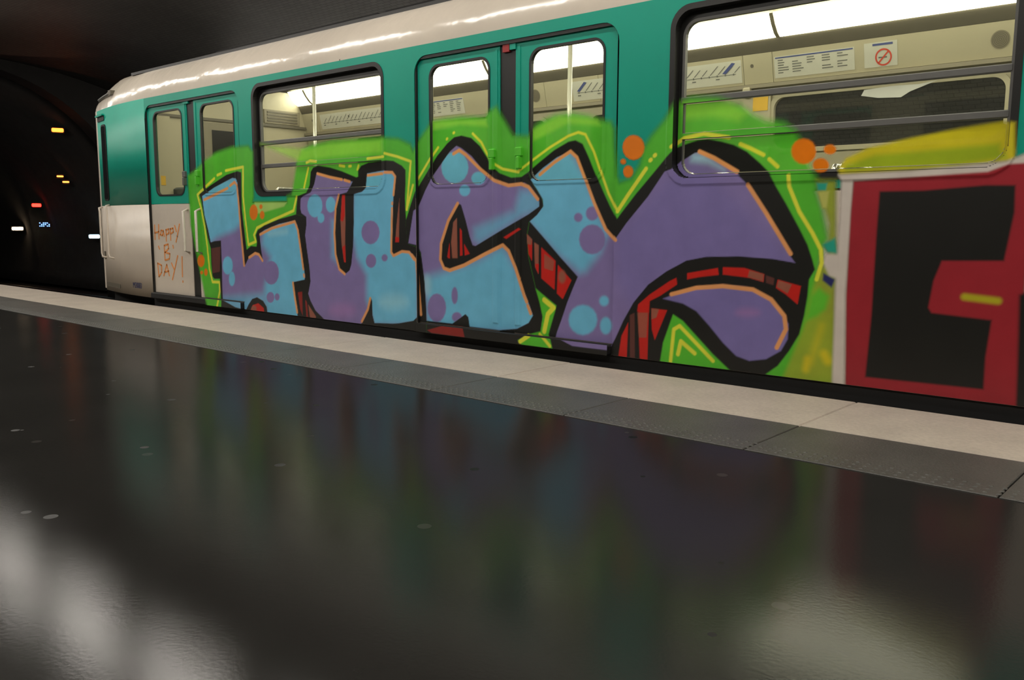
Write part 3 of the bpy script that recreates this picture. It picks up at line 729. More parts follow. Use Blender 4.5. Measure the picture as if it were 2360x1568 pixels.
# each layer: kind, outline (X along the car, Z up, metres), colour, edge softness, owner, mask name or stroke radius, clip mask, opacity
LAYERS = [
('P',[(-8.085,1.314),(-7.965,1.347),(-7.77,1.437),(-7.529,1.507),(-7.263,1.54),(-6.997,1.541),(-6.923,1.484),(-6.935,1.094),(-6.952,1.044),(-6.428,1.037),(-6.419,1.085),(-6.355,1.095),(-6.266,1.373),(-6.193,1.466),(-6.041,1.5),(-5.767,1.522),(-5.161,1.502),(-4.979,1.482),(-4.846,1.434),(-4.818,1.386),(-4.771,1.448),(-4.673,1.531),(-4.623,1.579),(-4.508,1.591),(-4.319,1.592),(-4.102,1.57),(-4.05,1.611),(-3.995,1.632),(-3.948,1.567),(-3.848,1.437),(-3.71,1.423),(-3.652,1.485),(-3.581,1.515),(-3.5,1.538),(-3.363,1.543),(-3.23,1.518),(-3.149,1.486),(-3.066,1.467),(-3.043,1.423),(-3.035,1.321),(-3.015,1.151),(-2.998,1.112),(-2.916,1.13),(-2.858,1.208),(-2.839,1.294),(-2.788,1.364),(-2.704,1.444),(-2.636,1.534),(-2.541,1.559),(-2.38,1.544),(-2.238,1.496),(-2.166,1.443),(-2.094,1.406),(-1.991,1.382),(-1.924,1.34),(-1.901,1.295),(-1.85,1.185),(-1.805,1.101),(-1.795,1.079),(-1.797,1.034),(-1.761,0.94),(-1.735,0.841),(-1.724,0.8),(-1.752,0.742),(-1.767,0.599),(-1.747,0.423),(-1.7,0.382),(-1.67,0.027),(-3.847,-0.261),(-7.662,-0.167),(-7.811,-0.009),(-7.862,0.158),(-7.914,0.326),(-7.992,0.577),(-8.07,0.83)],'green',0.032,'halo',None,None,0.93),
('P',[(-6.924,1.04),(-6.428,1.034),(-6.469,1.001),(-6.84,0.944),(-6.93,0.944)],'palegreen',0.012,'halo',None,None,1.0),
('P',[(-6.87,1.557),(-6.133,1.463),(-5.808,1.497),(-5.166,1.487),(-5.158,1.39),(-5.812,1.388),(-6.229,1.372)],'lime',0.03,'halo',None,None,0.55),
('P',[(-2.595,1.54),(-2.302,1.51),(-2.199,1.448),(-2.247,1.411),(-2.403,1.445),(-2.578,1.446)],'lime',0.03,'halo',None,None,0.5),
('P',[(-4.614,1.581),(-4.09,1.555),(-4.074,1.508),(-4.336,1.538),(-4.615,1.521)],'lime',0.02,'halo',None,None,0.5),
('P',[(-3.685,1.46),(-3.459,1.53),(-3.159,1.489),(-3.139,1.45),(-3.389,1.48),(-3.67,1.391)],'lime',0.02,'halo',None,None,0.5),
('P',[(-1.803,1.091),(-1.702,1.088),(-1.687,0.809),(-1.653,0.036),(-1.954,-0.004),(-1.897,0.146),(-1.826,0.346),(-1.799,0.502),(-1.77,0.614),(-1.715,0.709),(-1.724,0.875),(-1.764,0.991)],'olive',0.02,'halo',None,None,0.85),
('P',[(-1.799,0.502),(-1.758,0.547),(-1.704,0.508),(-1.718,0.44),(-1.759,0.403),(-1.819,0.372)],'green',0.02,'halo',None,None,0.9),
('P',[(-1.798,1.076),(-1.743,1.074),(-1.749,1.036),(-1.79,1.037)],'teal',0.008,'halo',None,None,1.0),
('P',[(-1.79,1.032),(-1.732,1.033),(-1.74,0.949),(-1.762,0.949)],'palelime',0.01,'halo',None,None,1.0),
('P',[(-1.748,0.766),(-1.69,0.801),(-1.674,0.722),(-1.724,0.729)],'teal',0.012,'halo',None,None,1.0),
('P',[(-1.733,0.721),(-1.665,0.719),(-1.658,0.594),(-1.71,0.609),(-1.743,0.674)],'whitep',0.012,'halo',None,None,1.0),
('P',[(-1.74,0.624),(-1.679,0.593),(-1.694,0.551),(-1.742,0.586)],'navy',0.008,'halo',None,None,1.0),
('P',[(-1.733,0.404),(-1.683,0.425),(-1.674,0.102),(-1.839,0.064),(-1.811,0.217)],'olive',0.03,'halo',None,None,0.8),
('S',[(-1.714,0.209),(-1.695,0.177)],'yolk',0.02,'halo',0.0223,None,1.0),
('S',[(-1.8,0.174),(-1.806,0.121)],'yolk',0.02,'halo',0.0182,None,1.0),
('S',[(-1.734,0.353),(-1.781,0.159)],'yolk',0.03,'halo',0.0136,None,0.6),
('P',[(-1.693,1.138),(-1.655,1.191),(-1.547,1.236),(-1.358,1.269),(-1.137,1.301),(-0.963,1.319),(-0.93,1.31),(-0.918,1.149),(-1.169,1.128),(-1.681,1.112)],'yolk',0.014,'halo',None,None,0.97),
('P',[(-1.653,1.156),(-1.515,1.2),(-1.299,1.209),(-0.972,1.224),(-0.951,1.16),(-1.169,1.137),(-1.651,1.131)],'mossg',0.02,'halo',None,None,0.8),
('P',[(-1.691,1.112),(-1.349,1.12),(-0.951,1.146),(-0.873,1.178),(-0.867,1.103),(-1.021,1.09),(-1.613,1.08),(-1.615,0.928),(-1.622,0.517),(-1.602,0.055),(-1.665,0.047),(-1.675,0.619),(-1.671,0.929),(-1.674,1.081)],'whitep',0.012,'redblock',None,None,1.0),
('P',[(-1.613,1.078),(-1.022,1.104),(-0.942,1.134),(-0.866,1.137),(-0.85,0.925),(-0.837,0.471),(-0.83,0.042),(-1.593,-0.007),(-1.617,0.518),(-1.618,0.928)],'crimson',0.008,'redblock',None,None,1.0),
('P',[(-0.858,0.562),(-0.821,0.582),(-0.779,0.012),(-0.831,0.004)],'black',0.012,'redblock',None,None,1.0),
('P',[(-1.486,1.027),(-1.287,1.027),(-1.026,1.045),(-0.907,1.042),(-0.902,0.925),(-0.928,0.71),(-1.185,0.702),(-1.215,0.609),(-1.23,0.481),(-1.214,0.458),(-0.959,0.443),(-0.972,0.271),(-0.97,0.123),(-1.502,0.116),(-1.49,0.423),(-1.489,0.828)],'black',0.008,'redblock',None,None,1.0),
('S',[(-1.077,0.541),(-0.94,0.531)],'olivey',0.012,'redblock',0.0155,None,1.0),
('S',[(-7.642,0.061),(-7.575,0.212),(-7.573,0.296),(-7.702,0.293),(-7.749,0.414),(-7.775,0.647),(-7.806,0.822),(-7.859,0.996),(-7.917,1.125),(-7.822,1.169),(-7.59,1.271)],'yellow',0.004,'halo',0.0133,None,1.0),
('S',[(-7.534,1.3),(-7.461,1.314)],'yellow',0.004,'halo',0.0127,None,1.0),
('S',[(-7.381,1.337),(-7.091,1.359),(-7.109,1.099),(-7.083,0.881),(-7.048,0.662),(-6.926,0.693),(-6.952,0.751),(-6.898,0.816),(-6.664,0.881),(-6.331,0.964),(-6.281,1.08)],'yellow',0.004,'halo',0.0124,None,1.0),
('S',[(-6.173,1.154),(-6.135,1.243),(-6.106,1.311)],'yellow',0.004,'halo',0.0113,None,1.0),
('S',[(-6.129,1.357),(-6.078,1.369),(-5.995,1.361)],'yellow',0.004,'halo',0.0112,None,1.0),
('S',[(-5.454,1.277),(-5.441,1.306)],'yellow',0.004,'halo',0.0106,None,1.0),
('S',[(-5.682,1.316),(-5.62,1.307)],'yellow',0.004,'halo',0.0108,None,1.0),
('S',[(-5.559,1.305),(-5.536,1.306)],'yellow',0.004,'halo',0.0107,None,1.0),
('S',[(-5.333,1.354),(-5.153,1.361)],'yellow',0.004,'halo',0.0103,None,1.0),
('S',[(-5.139,1.385),(-4.994,1.354),(-4.844,1.312),(-4.862,1.185),(-4.893,0.964)],'yellow',0.004,'halo',0.01,None,1.0),
('S',[(-4.893,0.964),(-4.823,1.14)],'yellow',0.004,'halo',0.01,None,1.0),
('S',[(-4.77,1.183),(-4.646,1.316),(-4.559,1.396)],'yellow',0.004,'halo',0.0098,None,1.0),
('S',[(-4.471,1.449),(-4.465,1.452)],'yellow',0.004,'halo',0.0095,None,1.0),
('S',[(-4.403,1.487),(-4.396,1.489)],'yellow',0.004,'halo',0.0094,None,1.0),
('S',[(-4.215,1.471),(-4.134,1.408),(-4.08,1.33),(-4.021,1.263),(-3.936,1.224),(-3.796,1.199)],'yellow',0.004,'halo',0.0091,None,1.0),
('S',[(-3.797,1.205),(-3.71,1.252),(-3.532,1.343),(-3.384,1.405),(-3.306,1.422),(-3.251,1.406),(-3.184,1.299),(-3.127,1.168),(-3.072,1.047),(-3.012,0.948)],'yellow',0.004,'halo',0.0083,None,1.0),
('S',[(-3.009,0.94),(-2.935,1.036),(-2.814,1.184)],'yellow',0.004,'halo',0.0122,None,1.0),
('S',[(-2.788,1.23),(-2.782,1.234)],'yellow',0.004,'halo',0.0118,None,1.0),
('S',[(-2.76,1.255),(-2.754,1.259)],'yellow',0.004,'halo',0.0118,None,1.0),
('S',[(-2.65,1.3),(-2.576,1.342),(-2.452,1.359),(-2.3,1.33)],'yellow',0.004,'halo',0.0112,None,1.0),
('S',[(-2.231,1.291),(-2.172,1.266),(-2.095,1.228)],'yellow',0.004,'halo',0.0108,None,1.0),
('S',[(-2.062,1.205),(-2.014,1.165)],'yellow',0.004,'halo',0.0107,None,1.0),
('S',[(-1.949,1.118),(-1.942,1.061),(-1.882,0.933),(-1.807,0.824),(-1.759,0.741),(-1.751,0.674),(-1.773,0.589)],'yellow',0.004,'halo',0.0105,None,1.0),
('P',[(-7.882,1.13),(-7.661,1.211),(-7.373,1.298),(-7.185,1.325),(-7.124,1.312),(-7.137,0.991),(-7.102,0.749),(-7.081,0.617),(-7.008,0.652),(-6.919,0.648),(-6.907,0.686),(-6.922,0.751),(-6.89,0.795),(-6.781,0.838),(-6.552,0.892),(-6.297,0.933),(-6.193,0.917),(-6.194,0.719),(-6.159,0.526),(-6.149,0.372),(-6.163,0.269),(-6.09,0.16),(-5.959,0.056),(-5.963,-0.047),(-7.595,-0.188),(-7.559,0.131),(-7.566,0.329),(-7.666,0.324),(-7.698,0.346),(-7.711,0.462),(-7.71,0.614),(-7.758,0.718),(-7.801,0.88),(-7.852,1.077)],'black',0.005,'L',None,None,1.0),
('P',[(-6.202,0.917),(-6.297,0.931),(-6.285,1.004),(-6.268,1.085),(-6.141,1.113),(-6.095,1.172),(-6.074,1.28),(-6.038,1.313),(-5.971,1.326),(-5.809,1.305),(-5.653,1.27),(-5.471,1.217),(-5.448,1.221),(-5.447,1.268),(-5.408,1.303),(-5.319,1.323),(-5.119,1.332),(-5.036,1.324),(-4.941,1.285),(-4.901,1.252),(-4.903,1.151),(-4.912,1.044),(-4.907,0.955),(-4.901,0.884),(-4.909,0.871),(-4.888,0.712),(-4.777,0.688),(-4.732,0.599),(-4.704,0.389),(-4.684,0.146),(-4.679,-0.079),(-5.964,-0.078),(-5.967,0.055),(-6.099,0.159),(-6.171,0.268),(-6.158,0.372),(-6.168,0.526),(-6.202,0.719)],'black',0.005,'U',None,None,1.0),
('P',[(-4.912,0.869),(-4.851,0.997),(-4.802,1.091),(-4.662,1.241),(-4.571,1.338),(-4.468,1.418),(-4.396,1.458),(-4.325,1.465),(-4.229,1.443),(-4.147,1.385),(-4.08,1.306),(-4.041,1.247),(-3.962,1.197),(-3.859,1.165),(-3.771,1.167),(-3.71,1.197),(-3.673,1.123),(-3.599,1.039),(-3.581,0.984),(-3.61,0.929),(-3.701,0.874),(-3.719,0.79),(-3.705,0.65),(-3.642,0.445),(-3.61,0.372),(-3.579,0.261),(-3.596,0.165),(-3.6,0.011),(-4.687,-0.101),(-4.684,0.146),(-4.704,0.389),(-4.732,0.599),(-4.777,0.688),(-4.891,0.71)],'black',0.005,'C',None,None,1.0),
('P',[(-3.712,1.197),(-3.614,1.257),(-3.497,1.324),(-3.383,1.37),(-3.327,1.376),(-3.271,1.351),(-3.226,1.275),(-3.181,1.188),(-3.114,1.065),(-3.059,0.97),(-3.01,0.897),(-2.991,0.92),(-2.877,1.045),(-2.766,1.156),(-2.691,1.233),(-2.659,1.264),(-2.617,1.294),(-2.554,1.313),(-2.492,1.326),(-2.43,1.329),(-2.349,1.312),(-2.269,1.289),(-2.191,1.25),(-2.112,1.186),(-2.054,1.132),(-2.014,1.063),(-1.956,0.976),(-1.878,0.849),(-1.83,0.765),(-1.8,0.69),(-1.784,0.639),(-1.812,0.587),(-1.816,0.501),(-1.829,0.397),(-1.85,0.3),(-1.9,0.208),(-1.96,0.121),(-2.024,0.069),(-2.039,-0.015),(-3.203,-0.168),(-3.612,-0.047),(-3.596,0.165),(-3.579,0.261),(-3.61,0.372),(-3.642,0.445),(-3.705,0.65),(-3.719,0.79),(-3.701,0.874),(-3.61,0.929),(-3.581,0.984),(-3.599,1.039),(-3.673,1.123)],'black',0.006,'K',None,None,1.0),
('P',[(-7.826,1.112),(-7.597,1.187),(-7.271,1.267),(-7.22,1.26),(-7.192,1.221),(-7.181,1.079),(-7.165,0.881),(-7.149,0.66),(-7.139,0.516),(-7.122,0.466),(-7.077,0.517),(-7.034,0.563),(-6.932,0.593),(-6.855,0.568),(-6.819,0.52),(-6.843,0.612),(-6.856,0.709),(-6.863,0.763),(-6.783,0.796),(-6.554,0.85),(-6.317,0.882),(-6.284,0.841),(-6.263,0.739),(-6.234,0.596),(-6.205,0.473),(-6.191,0.412),(-6.201,0.385),(-6.362,0.357),(-6.38,0.34),(-6.358,0.258),(-6.336,0.154),(-6.314,0.06),(-6.78,0.05),(-6.786,0.113),(-6.841,0.164),(-6.938,0.191),(-7.02,0.17),(-7.084,0.115),(-7.129,0.062),(-7.315,0.075),(-7.527,0.127),(-7.524,0.307),(-7.517,0.538),(-7.516,0.693),(-7.637,0.685),(-7.705,0.672),(-7.741,0.787),(-7.797,0.926),(-7.82,1.054)],'purple',0.004,'L','Lf',None,1.0),
('P',[(-7.885,1.228),(-7.106,1.284),(-7.114,0.881),(-7.264,0.792),(-7.59,0.72),(-7.752,0.648),(-7.925,0.762)],'blue',0.05,None,None,'Lf',1.0),
('P',[(-6.775,0.924),(-6.124,0.922),(-6.166,0.009),(-6.792,0.014),(-6.814,0.286),(-6.702,0.561),(-6.83,0.666)],'blue',0.06,None,None,'Lf',1.0),
('P',[(-7.547,0.155),(-6.818,0.231),(-6.792,0.014),(-7.562,-0.044)],'blue',0.06,None,None,'Lf',0.8),
('P',[(-6.578,0.427),(-6.589,0.386),(-6.616,0.351),(-6.656,0.326),(-6.703,0.316),(-6.749,0.322),(-6.787,0.343),(-6.811,0.377),(-6.818,0.417),(-6.806,0.458),(-6.778,0.494),(-6.737,0.518),(-6.69,0.528),(-6.645,0.521),(-6.608,0.5),(-6.584,0.467)],'purple',0.006,None,None,'Lf',1.0),
('P',[(-6.662,0.206),(-6.667,0.187),(-6.681,0.17),(-6.702,0.158),(-6.726,0.153),(-6.749,0.155),(-6.769,0.165),(-6.781,0.18),(-6.785,0.198),(-6.779,0.218),(-6.764,0.234),(-6.744,0.246),(-6.72,0.251),(-6.697,0.249),(-6.677,0.239),(-6.665,0.224)],'purple',0.006,None,None,'Lf',1.0),
('P',[(-6.58,0.215),(-6.584,0.202),(-6.592,0.191),(-6.605,0.184),(-6.62,0.18),(-6.634,0.182),(-6.646,0.188),(-6.653,0.198),(-6.656,0.21),(-6.652,0.223),(-6.643,0.234),(-6.631,0.242),(-6.616,0.245),(-6.602,0.243),(-6.59,0.237),(-6.582,0.227)],'purple',0.006,None,None,'Lf',1.0),
('P',[(-7.325,0.464),(-7.334,0.431),(-7.356,0.403),(-7.386,0.383),(-7.421,0.375),(-7.456,0.38),(-7.484,0.398),(-7.501,0.425),(-7.506,0.458),(-7.496,0.491),(-7.474,0.52),(-7.444,0.539),(-7.409,0.547),(-7.375,0.541),(-7.347,0.524),(-7.33,0.497)],'blue',0.01,None,None,'Lf',1.0),
('P',[(-7.296,0.341),(-7.302,0.314),(-7.315,0.292),(-7.334,0.276),(-7.354,0.27),(-7.374,0.274),(-7.391,0.288),(-7.401,0.31),(-7.403,0.336),(-7.397,0.363),(-7.384,0.385),(-7.365,0.401),(-7.344,0.407),(-7.324,0.403),(-7.308,0.388),(-7.298,0.367)],'blue',0.01,None,None,'Lf',1.0),
('S',[(-6.709,0.764),(-6.448,0.788)],'paleblue',0.03,None,0.0223,None,0.5),
('P',[(-5.99,1.272),(-6.028,1.18),(-6.081,1.112),(-6.185,1.084),(-6.224,1.064),(-6.233,0.983),(-6.218,0.943),(-6.15,0.912),(-6.153,0.842),(-6.174,0.76),(-6.154,0.638),(-6.126,0.496),(-6.115,0.374),(-6.144,0.29),(-6.154,0.269),(-6.122,0.209),(-6.057,0.131),(-5.974,0.086),(-5.925,0.057),(-5.461,0.057),(-5.398,0.128),(-5.358,0.218),(-5.326,0.283),(-5.312,0.259),(-5.308,0.145),(-5.287,0.087),(-5.062,0.1),(-4.997,0.108),(-4.834,0.14),(-4.777,0.182),(-4.753,0.205),(-4.774,0.385),(-4.798,0.565),(-4.826,0.628),(-4.865,0.654),(-4.937,0.657),(-4.986,0.651),(-4.995,0.645),(-5.065,0.616),(-5.071,0.673),(-5.061,0.792),(-5.05,0.974),(-5.038,1.109),(-5.018,1.208),(-5.051,1.244),(-5.149,1.257),(-5.336,1.241),(-5.354,1.135),(-5.414,1.103),(-5.513,1.087),(-5.519,0.883),(-5.533,0.691),(-5.562,0.536),(-5.586,0.487),(-5.634,0.46),(-5.713,0.482),(-5.757,0.589),(-5.775,0.746),(-5.76,0.921),(-5.724,1.028),(-5.691,1.09),(-5.604,1.103),(-5.549,1.149),(-5.52,1.184),(-5.655,1.209),(-5.844,1.243)],'purple',0.004,'U','Uf',None,1.0),
('P',[(-5.507,1.27),(-4.955,1.25),(-4.778,0.662),(-4.786,0.11),(-5.295,0.069),(-5.379,0.265),(-5.374,0.457),(-5.49,0.596),(-5.545,0.787)],'blue',0.05,None,None,'Uf',1.0),
('P',[(-5.81,0.882),(-5.73,0.883),(-5.743,0.54),(-5.821,0.587)],'blue',0.05,None,None,'Uf',0.7),
('P',[(-5.924,1.001),(-5.933,0.965),(-5.957,0.935),(-5.991,0.914),(-6.031,0.907),(-6.071,0.914),(-6.104,0.935),(-6.126,0.966),(-6.132,1.003),(-6.122,1.039),(-6.098,1.07),(-6.063,1.089),(-6.023,1.096),(-5.984,1.088),(-5.951,1.067),(-5.93,1.037)],'blue',0.008,None,None,'Uf',1.0),
('P',[(-5.749,1.009),(-5.755,0.985),(-5.769,0.964),(-5.791,0.951),(-5.816,0.946),(-5.84,0.951),(-5.861,0.965),(-5.874,0.986),(-5.878,1.01),(-5.872,1.034),(-5.857,1.055),(-5.835,1.068),(-5.811,1.073),(-5.786,1.067),(-5.766,1.053),(-5.753,1.033)],'blue',0.008,None,None,'Uf',1.0),
('P',[(-5.902,0.902),(-5.906,0.887),(-5.917,0.874),(-5.932,0.866),(-5.95,0.862),(-5.967,0.865),(-5.982,0.874),(-5.992,0.887),(-5.995,0.902),(-5.99,0.917),(-5.98,0.93),(-5.964,0.939),(-5.946,0.942),(-5.929,0.939),(-5.914,0.93),(-5.905,0.917)],'blue',0.008,None,None,'Uf',1.0),
('P',[(-5.207,0.793),(-5.217,0.758),(-5.241,0.728),(-5.277,0.707),(-5.319,0.699),(-5.362,0.706),(-5.397,0.725),(-5.421,0.755),(-5.428,0.79),(-5.419,0.826),(-5.393,0.856),(-5.357,0.876),(-5.314,0.883),(-5.272,0.876),(-5.238,0.857),(-5.215,0.827)],'purple',0.006,None,None,'Uf',1.0),
('P',[(-5.254,0.573),(-5.259,0.552),(-5.273,0.534),(-5.294,0.521),(-5.318,0.516),(-5.343,0.52),(-5.363,0.531),(-5.377,0.548),(-5.381,0.569),(-5.375,0.59),(-5.361,0.609),(-5.34,0.621),(-5.315,0.626),(-5.291,0.622),(-5.271,0.611),(-5.258,0.594)],'purple',0.006,None,None,'Uf',1.0),
('P',[(-5.118,0.601),(-5.121,0.59),(-5.129,0.581),(-5.14,0.574),(-5.154,0.572),(-5.168,0.573),(-5.179,0.579),(-5.187,0.588),(-5.189,0.599),(-5.186,0.609),(-5.178,0.619),(-5.166,0.625),(-5.153,0.627),(-5.139,0.626),(-5.128,0.62),(-5.12,0.611)],'purple',0.006,None,None,'Uf',1.0),
('P',[(-5.519,0.168),(-5.533,0.145),(-5.571,0.123),(-5.627,0.106),(-5.695,0.096),(-5.763,0.096),(-5.82,0.105),(-5.859,0.121),(-5.872,0.144),(-5.857,0.168),(-5.817,0.19),(-5.758,0.207),(-5.69,0.216),(-5.624,0.216),(-5.568,0.207),(-5.532,0.19)],'mauve',0.06,None,None,'Uf',0.7),
('P',[(-4.892,0.276),(-4.905,0.255),(-4.941,0.234),(-4.995,0.218),(-5.06,0.21),(-5.125,0.21),(-5.181,0.218),(-5.219,0.234),(-5.231,0.255),(-5.217,0.278),(-5.179,0.298),(-5.123,0.314),(-5.058,0.322),(-4.993,0.321),(-4.939,0.313),(-4.904,0.297)],'paleblue',0.06,None,None,'Uf',0.5),
('P',[(-4.375,1.398),(-4.326,1.38),(-4.229,1.322),(-4.094,1.201),(-3.962,1.135),(-3.859,1.109),(-3.746,1.13),(-3.685,1.096),(-3.635,1.04),(-3.617,1.003),(-3.617,0.975),(-3.708,0.925),(-3.935,0.826),(-4.189,0.71),(-4.217,0.715),(-4.245,0.774),(-4.286,0.892),(-4.328,0.992),(-4.363,1.007),(-4.443,0.923),(-4.518,0.77),(-4.549,0.657),(-4.535,0.574),(-4.49,0.535),(-4.402,0.543),(-4.176,0.626),(-3.974,0.705),(-3.921,0.72),(-3.876,0.674),(-3.818,0.58),(-3.753,0.439),(-3.69,0.319),(-3.664,0.264),(-3.701,0.213),(-3.802,0.166),(-3.959,0.143),(-4.25,0.144),(-4.261,0.209),(-4.289,0.228),(-4.42,0.151),(-4.692,0.151),(-4.698,0.283),(-4.711,0.442),(-4.747,0.651),(-4.785,0.703),(-4.88,0.717),(-4.82,0.955),(-4.773,0.976),(-4.694,1.099),(-4.617,1.199),(-4.513,1.295),(-4.44,1.362)],'purple',0.004,'C','Cf',None,1.0),
('P',[(-4.687,0.475),(-4.476,0.525),(-4.148,0.617),(-3.934,0.72),(-3.579,0.261),(-3.701,0.136),(-4.693,0.07)],'blue',0.06,None,None,'Cf',1.0),
('P',[(-3.783,1.079),(-3.612,1.076),(-3.586,0.948),(-3.757,0.911),(-4.148,0.726),(-4.203,0.754),(-4.203,0.833),(-3.833,0.949)],'blue',0.05,None,None,'Cf',0.75),
('P',[(-4.257,1.246),(-4.267,1.205),(-4.296,1.171),(-4.339,1.149),(-4.391,1.142),(-4.443,1.152),(-4.488,1.177),(-4.517,1.213),(-4.528,1.256),(-4.517,1.298),(-4.486,1.332),(-4.442,1.353),(-4.39,1.359),(-4.338,1.348),(-4.295,1.323),(-4.267,1.287)],'blue',0.008,None,None,'Cf',1.0),
('P',[(-4.094,1.168),(-4.099,1.151),(-4.113,1.138),(-4.135,1.129),(-4.161,1.126),(-4.187,1.13),(-4.209,1.14),(-4.224,1.155),(-4.23,1.172),(-4.224,1.188),(-4.209,1.202),(-4.187,1.211),(-4.161,1.213),(-4.135,1.209),(-4.113,1.199),(-4.099,1.184)],'blue',0.008,None,None,'Cf',1.0),
('P',[(-4.239,1.089),(-4.244,1.074),(-4.255,1.062),(-4.272,1.053),(-4.293,1.051),(-4.313,1.054),(-4.33,1.063),(-4.342,1.076),(-4.346,1.091),(-4.342,1.106),(-4.33,1.119),(-4.313,1.127),(-4.292,1.13),(-4.272,1.126),(-4.255,1.117),(-4.243,1.104)],'blue',0.008,None,None,'Cf',1.0),
('P',[(-4.485,0.26),(-4.493,0.22),(-4.515,0.185),(-4.546,0.159),(-4.584,0.148),(-4.622,0.153),(-4.654,0.174),(-4.676,0.207),(-4.683,0.247),(-4.674,0.288),(-4.652,0.324),(-4.62,0.349),(-4.582,0.359),(-4.544,0.353),(-4.513,0.332),(-4.492,0.3)],'purple',0.008,None,None,'Cf',1.0),
('P',[(-4.365,0.356),(-4.367,0.332),(-4.374,0.312),(-4.385,0.298),(-4.397,0.292),(-4.409,0.296),(-4.42,0.309),(-4.426,0.329),(-4.429,0.352),(-4.426,0.376),(-4.419,0.396),(-4.408,0.41),(-4.396,0.416),(-4.384,0.412),(-4.374,0.399),(-4.367,0.379)],'purple',0.008,None,None,'Cf',1.0),
('P',[(-4.325,0.205),(-4.329,0.191),(-4.34,0.178),(-4.357,0.169),(-4.376,0.165),(-4.395,0.166),(-4.412,0.173),(-4.423,0.183),(-4.427,0.197),(-4.423,0.211),(-4.412,0.224),(-4.395,0.233),(-4.376,0.237),(-4.356,0.236),(-4.34,0.229),(-4.329,0.218)],'purple',0.008,None,None,'Cf',1.0),
('P',[(-4.642,0.413),(-4.646,0.385),(-4.656,0.361),(-4.671,0.344),(-4.689,0.337),(-4.707,0.342),(-4.722,0.357),(-4.732,0.38),(-4.735,0.409),(-4.731,0.437),(-4.72,0.462),(-4.705,0.479),(-4.687,0.485),(-4.67,0.48),(-4.655,0.465),(-4.645,0.441)],'paleblue',0.04,None,None,'Cf',0.6),
('P',[(-4.42,0.151),(-4.289,0.228),(-4.261,0.209),(-4.247,0.139)],'black',0.004,None,None,None,1.0),
('P',[(-3.371,1.308),(-3.337,1.289),(-3.291,1.209),(-3.234,1.103),(-3.166,0.971),(-3.099,0.841),(-3.023,0.771),(-3.006,0.792),(-2.942,0.871),(-2.796,1.024),(-2.689,1.163),(-2.645,1.175),(-2.593,1.215),(-2.51,1.257),(-2.469,1.264),(-2.366,1.223),(-2.244,1.139),(-2.173,1.075),(-2.083,0.943),(-1.993,0.805),(-1.925,0.711),(-1.891,0.67),(-2.015,0.687),(-2.205,0.695),(-2.406,0.687),(-2.531,0.662),(-2.659,0.596),(-2.781,0.513),(-2.882,0.399),(-2.951,0.284),(-3.009,0.167),(-3.068,0.069),(-3.06,0.094),(-3.339,0.094),(-3.469,0.138),(-3.457,0.176),(-3.423,0.254),(-3.378,0.368),(-3.334,0.461),(-3.296,0.536),(-3.441,0.657),(-3.584,0.783),(-3.695,0.879),(-3.634,0.92),(-3.581,0.975),(-3.587,1.021),(-3.636,1.085),(-3.691,1.146),(-3.589,1.216),(-3.473,1.278)],'purple',0.004,'K','Kf',None,1.0),
('P',[(-3.71,1.161),(-3.382,1.335),(-3.246,1.155),(-3.132,0.91),(-3.077,0.807),(-3.128,0.692),(-3.235,0.574),(-3.279,0.563),(-3.464,0.675),(-3.707,0.874)],'blue',0.05,None,None,'Kf',1.0),
('P',[(-3.012,0.791),(-2.531,1.258),(-1.868,0.653),(-2.304,0.674),(-2.725,0.545),(-2.894,0.378),(-3.005,0.532)],'violet',0.06,None,None,'Kf',0.75),
('P',[(-2.531,1.258),(-2.448,1.245),(-2.323,1.159),(-2.425,1.199),(-2.529,1.212)],'paleblue',0.03,None,None,'Kf',0.7),
('P',[(-3.09,0.772),(-3.096,0.737),(-3.117,0.707),(-3.149,0.686),(-3.187,0.678),(-3.226,0.684),(-3.259,0.703),(-3.282,0.733),(-3.291,0.769),(-3.284,0.804),(-3.262,0.835),(-3.229,0.855),(-3.191,0.862),(-3.152,0.856),(-3.12,0.836),(-3.098,0.807)],'purple',0.008,None,None,'Kf',1.0),
('P',[(-3.143,0.928),(-3.147,0.911),(-3.157,0.897),(-3.173,0.888),(-3.191,0.884),(-3.21,0.887),(-3.226,0.897),(-3.237,0.911),(-3.241,0.928),(-3.238,0.945),(-3.228,0.959),(-3.212,0.968),(-3.193,0.971),(-3.174,0.968),(-3.158,0.958),(-3.147,0.944)],'purple',0.008,None,None,'Kf',1.0),
('P',[(-3.265,0.904),(-3.268,0.894),(-3.275,0.884),(-3.285,0.878),(-3.298,0.876),(-3.311,0.878),(-3.322,0.884),(-3.33,0.894),(-3.332,0.904),(-3.33,0.915),(-3.323,0.924),(-3.312,0.931),(-3.299,0.933),(-3.286,0.93),(-3.275,0.924),(-3.268,0.915)],'purple',0.008,None,None,'Kf',1.0),
('P',[(-3.14,0.275),(-3.148,0.239),(-3.171,0.206),(-3.207,0.183),(-3.249,0.171),(-3.293,0.175),(-3.33,0.193),(-3.356,0.222),(-3.365,0.258),(-3.357,0.296),(-3.333,0.329),(-3.296,0.352),(-3.253,0.362),(-3.21,0.358),(-3.174,0.34),(-3.149,0.311)],'blue',0.012,None,None,'Kf',1.0),
('P',[(-3.056,0.399),(-3.058,0.386),(-3.065,0.376),(-3.077,0.368),(-3.09,0.365),(-3.104,0.366),(-3.116,0.372),(-3.124,0.382),(-3.127,0.394),(-3.124,0.407),(-3.117,0.417),(-3.105,0.425),(-3.092,0.428),(-3.078,0.427),(-3.066,0.42),(-3.058,0.411)],'blue',0.012,None,None,'Kf',1.0),
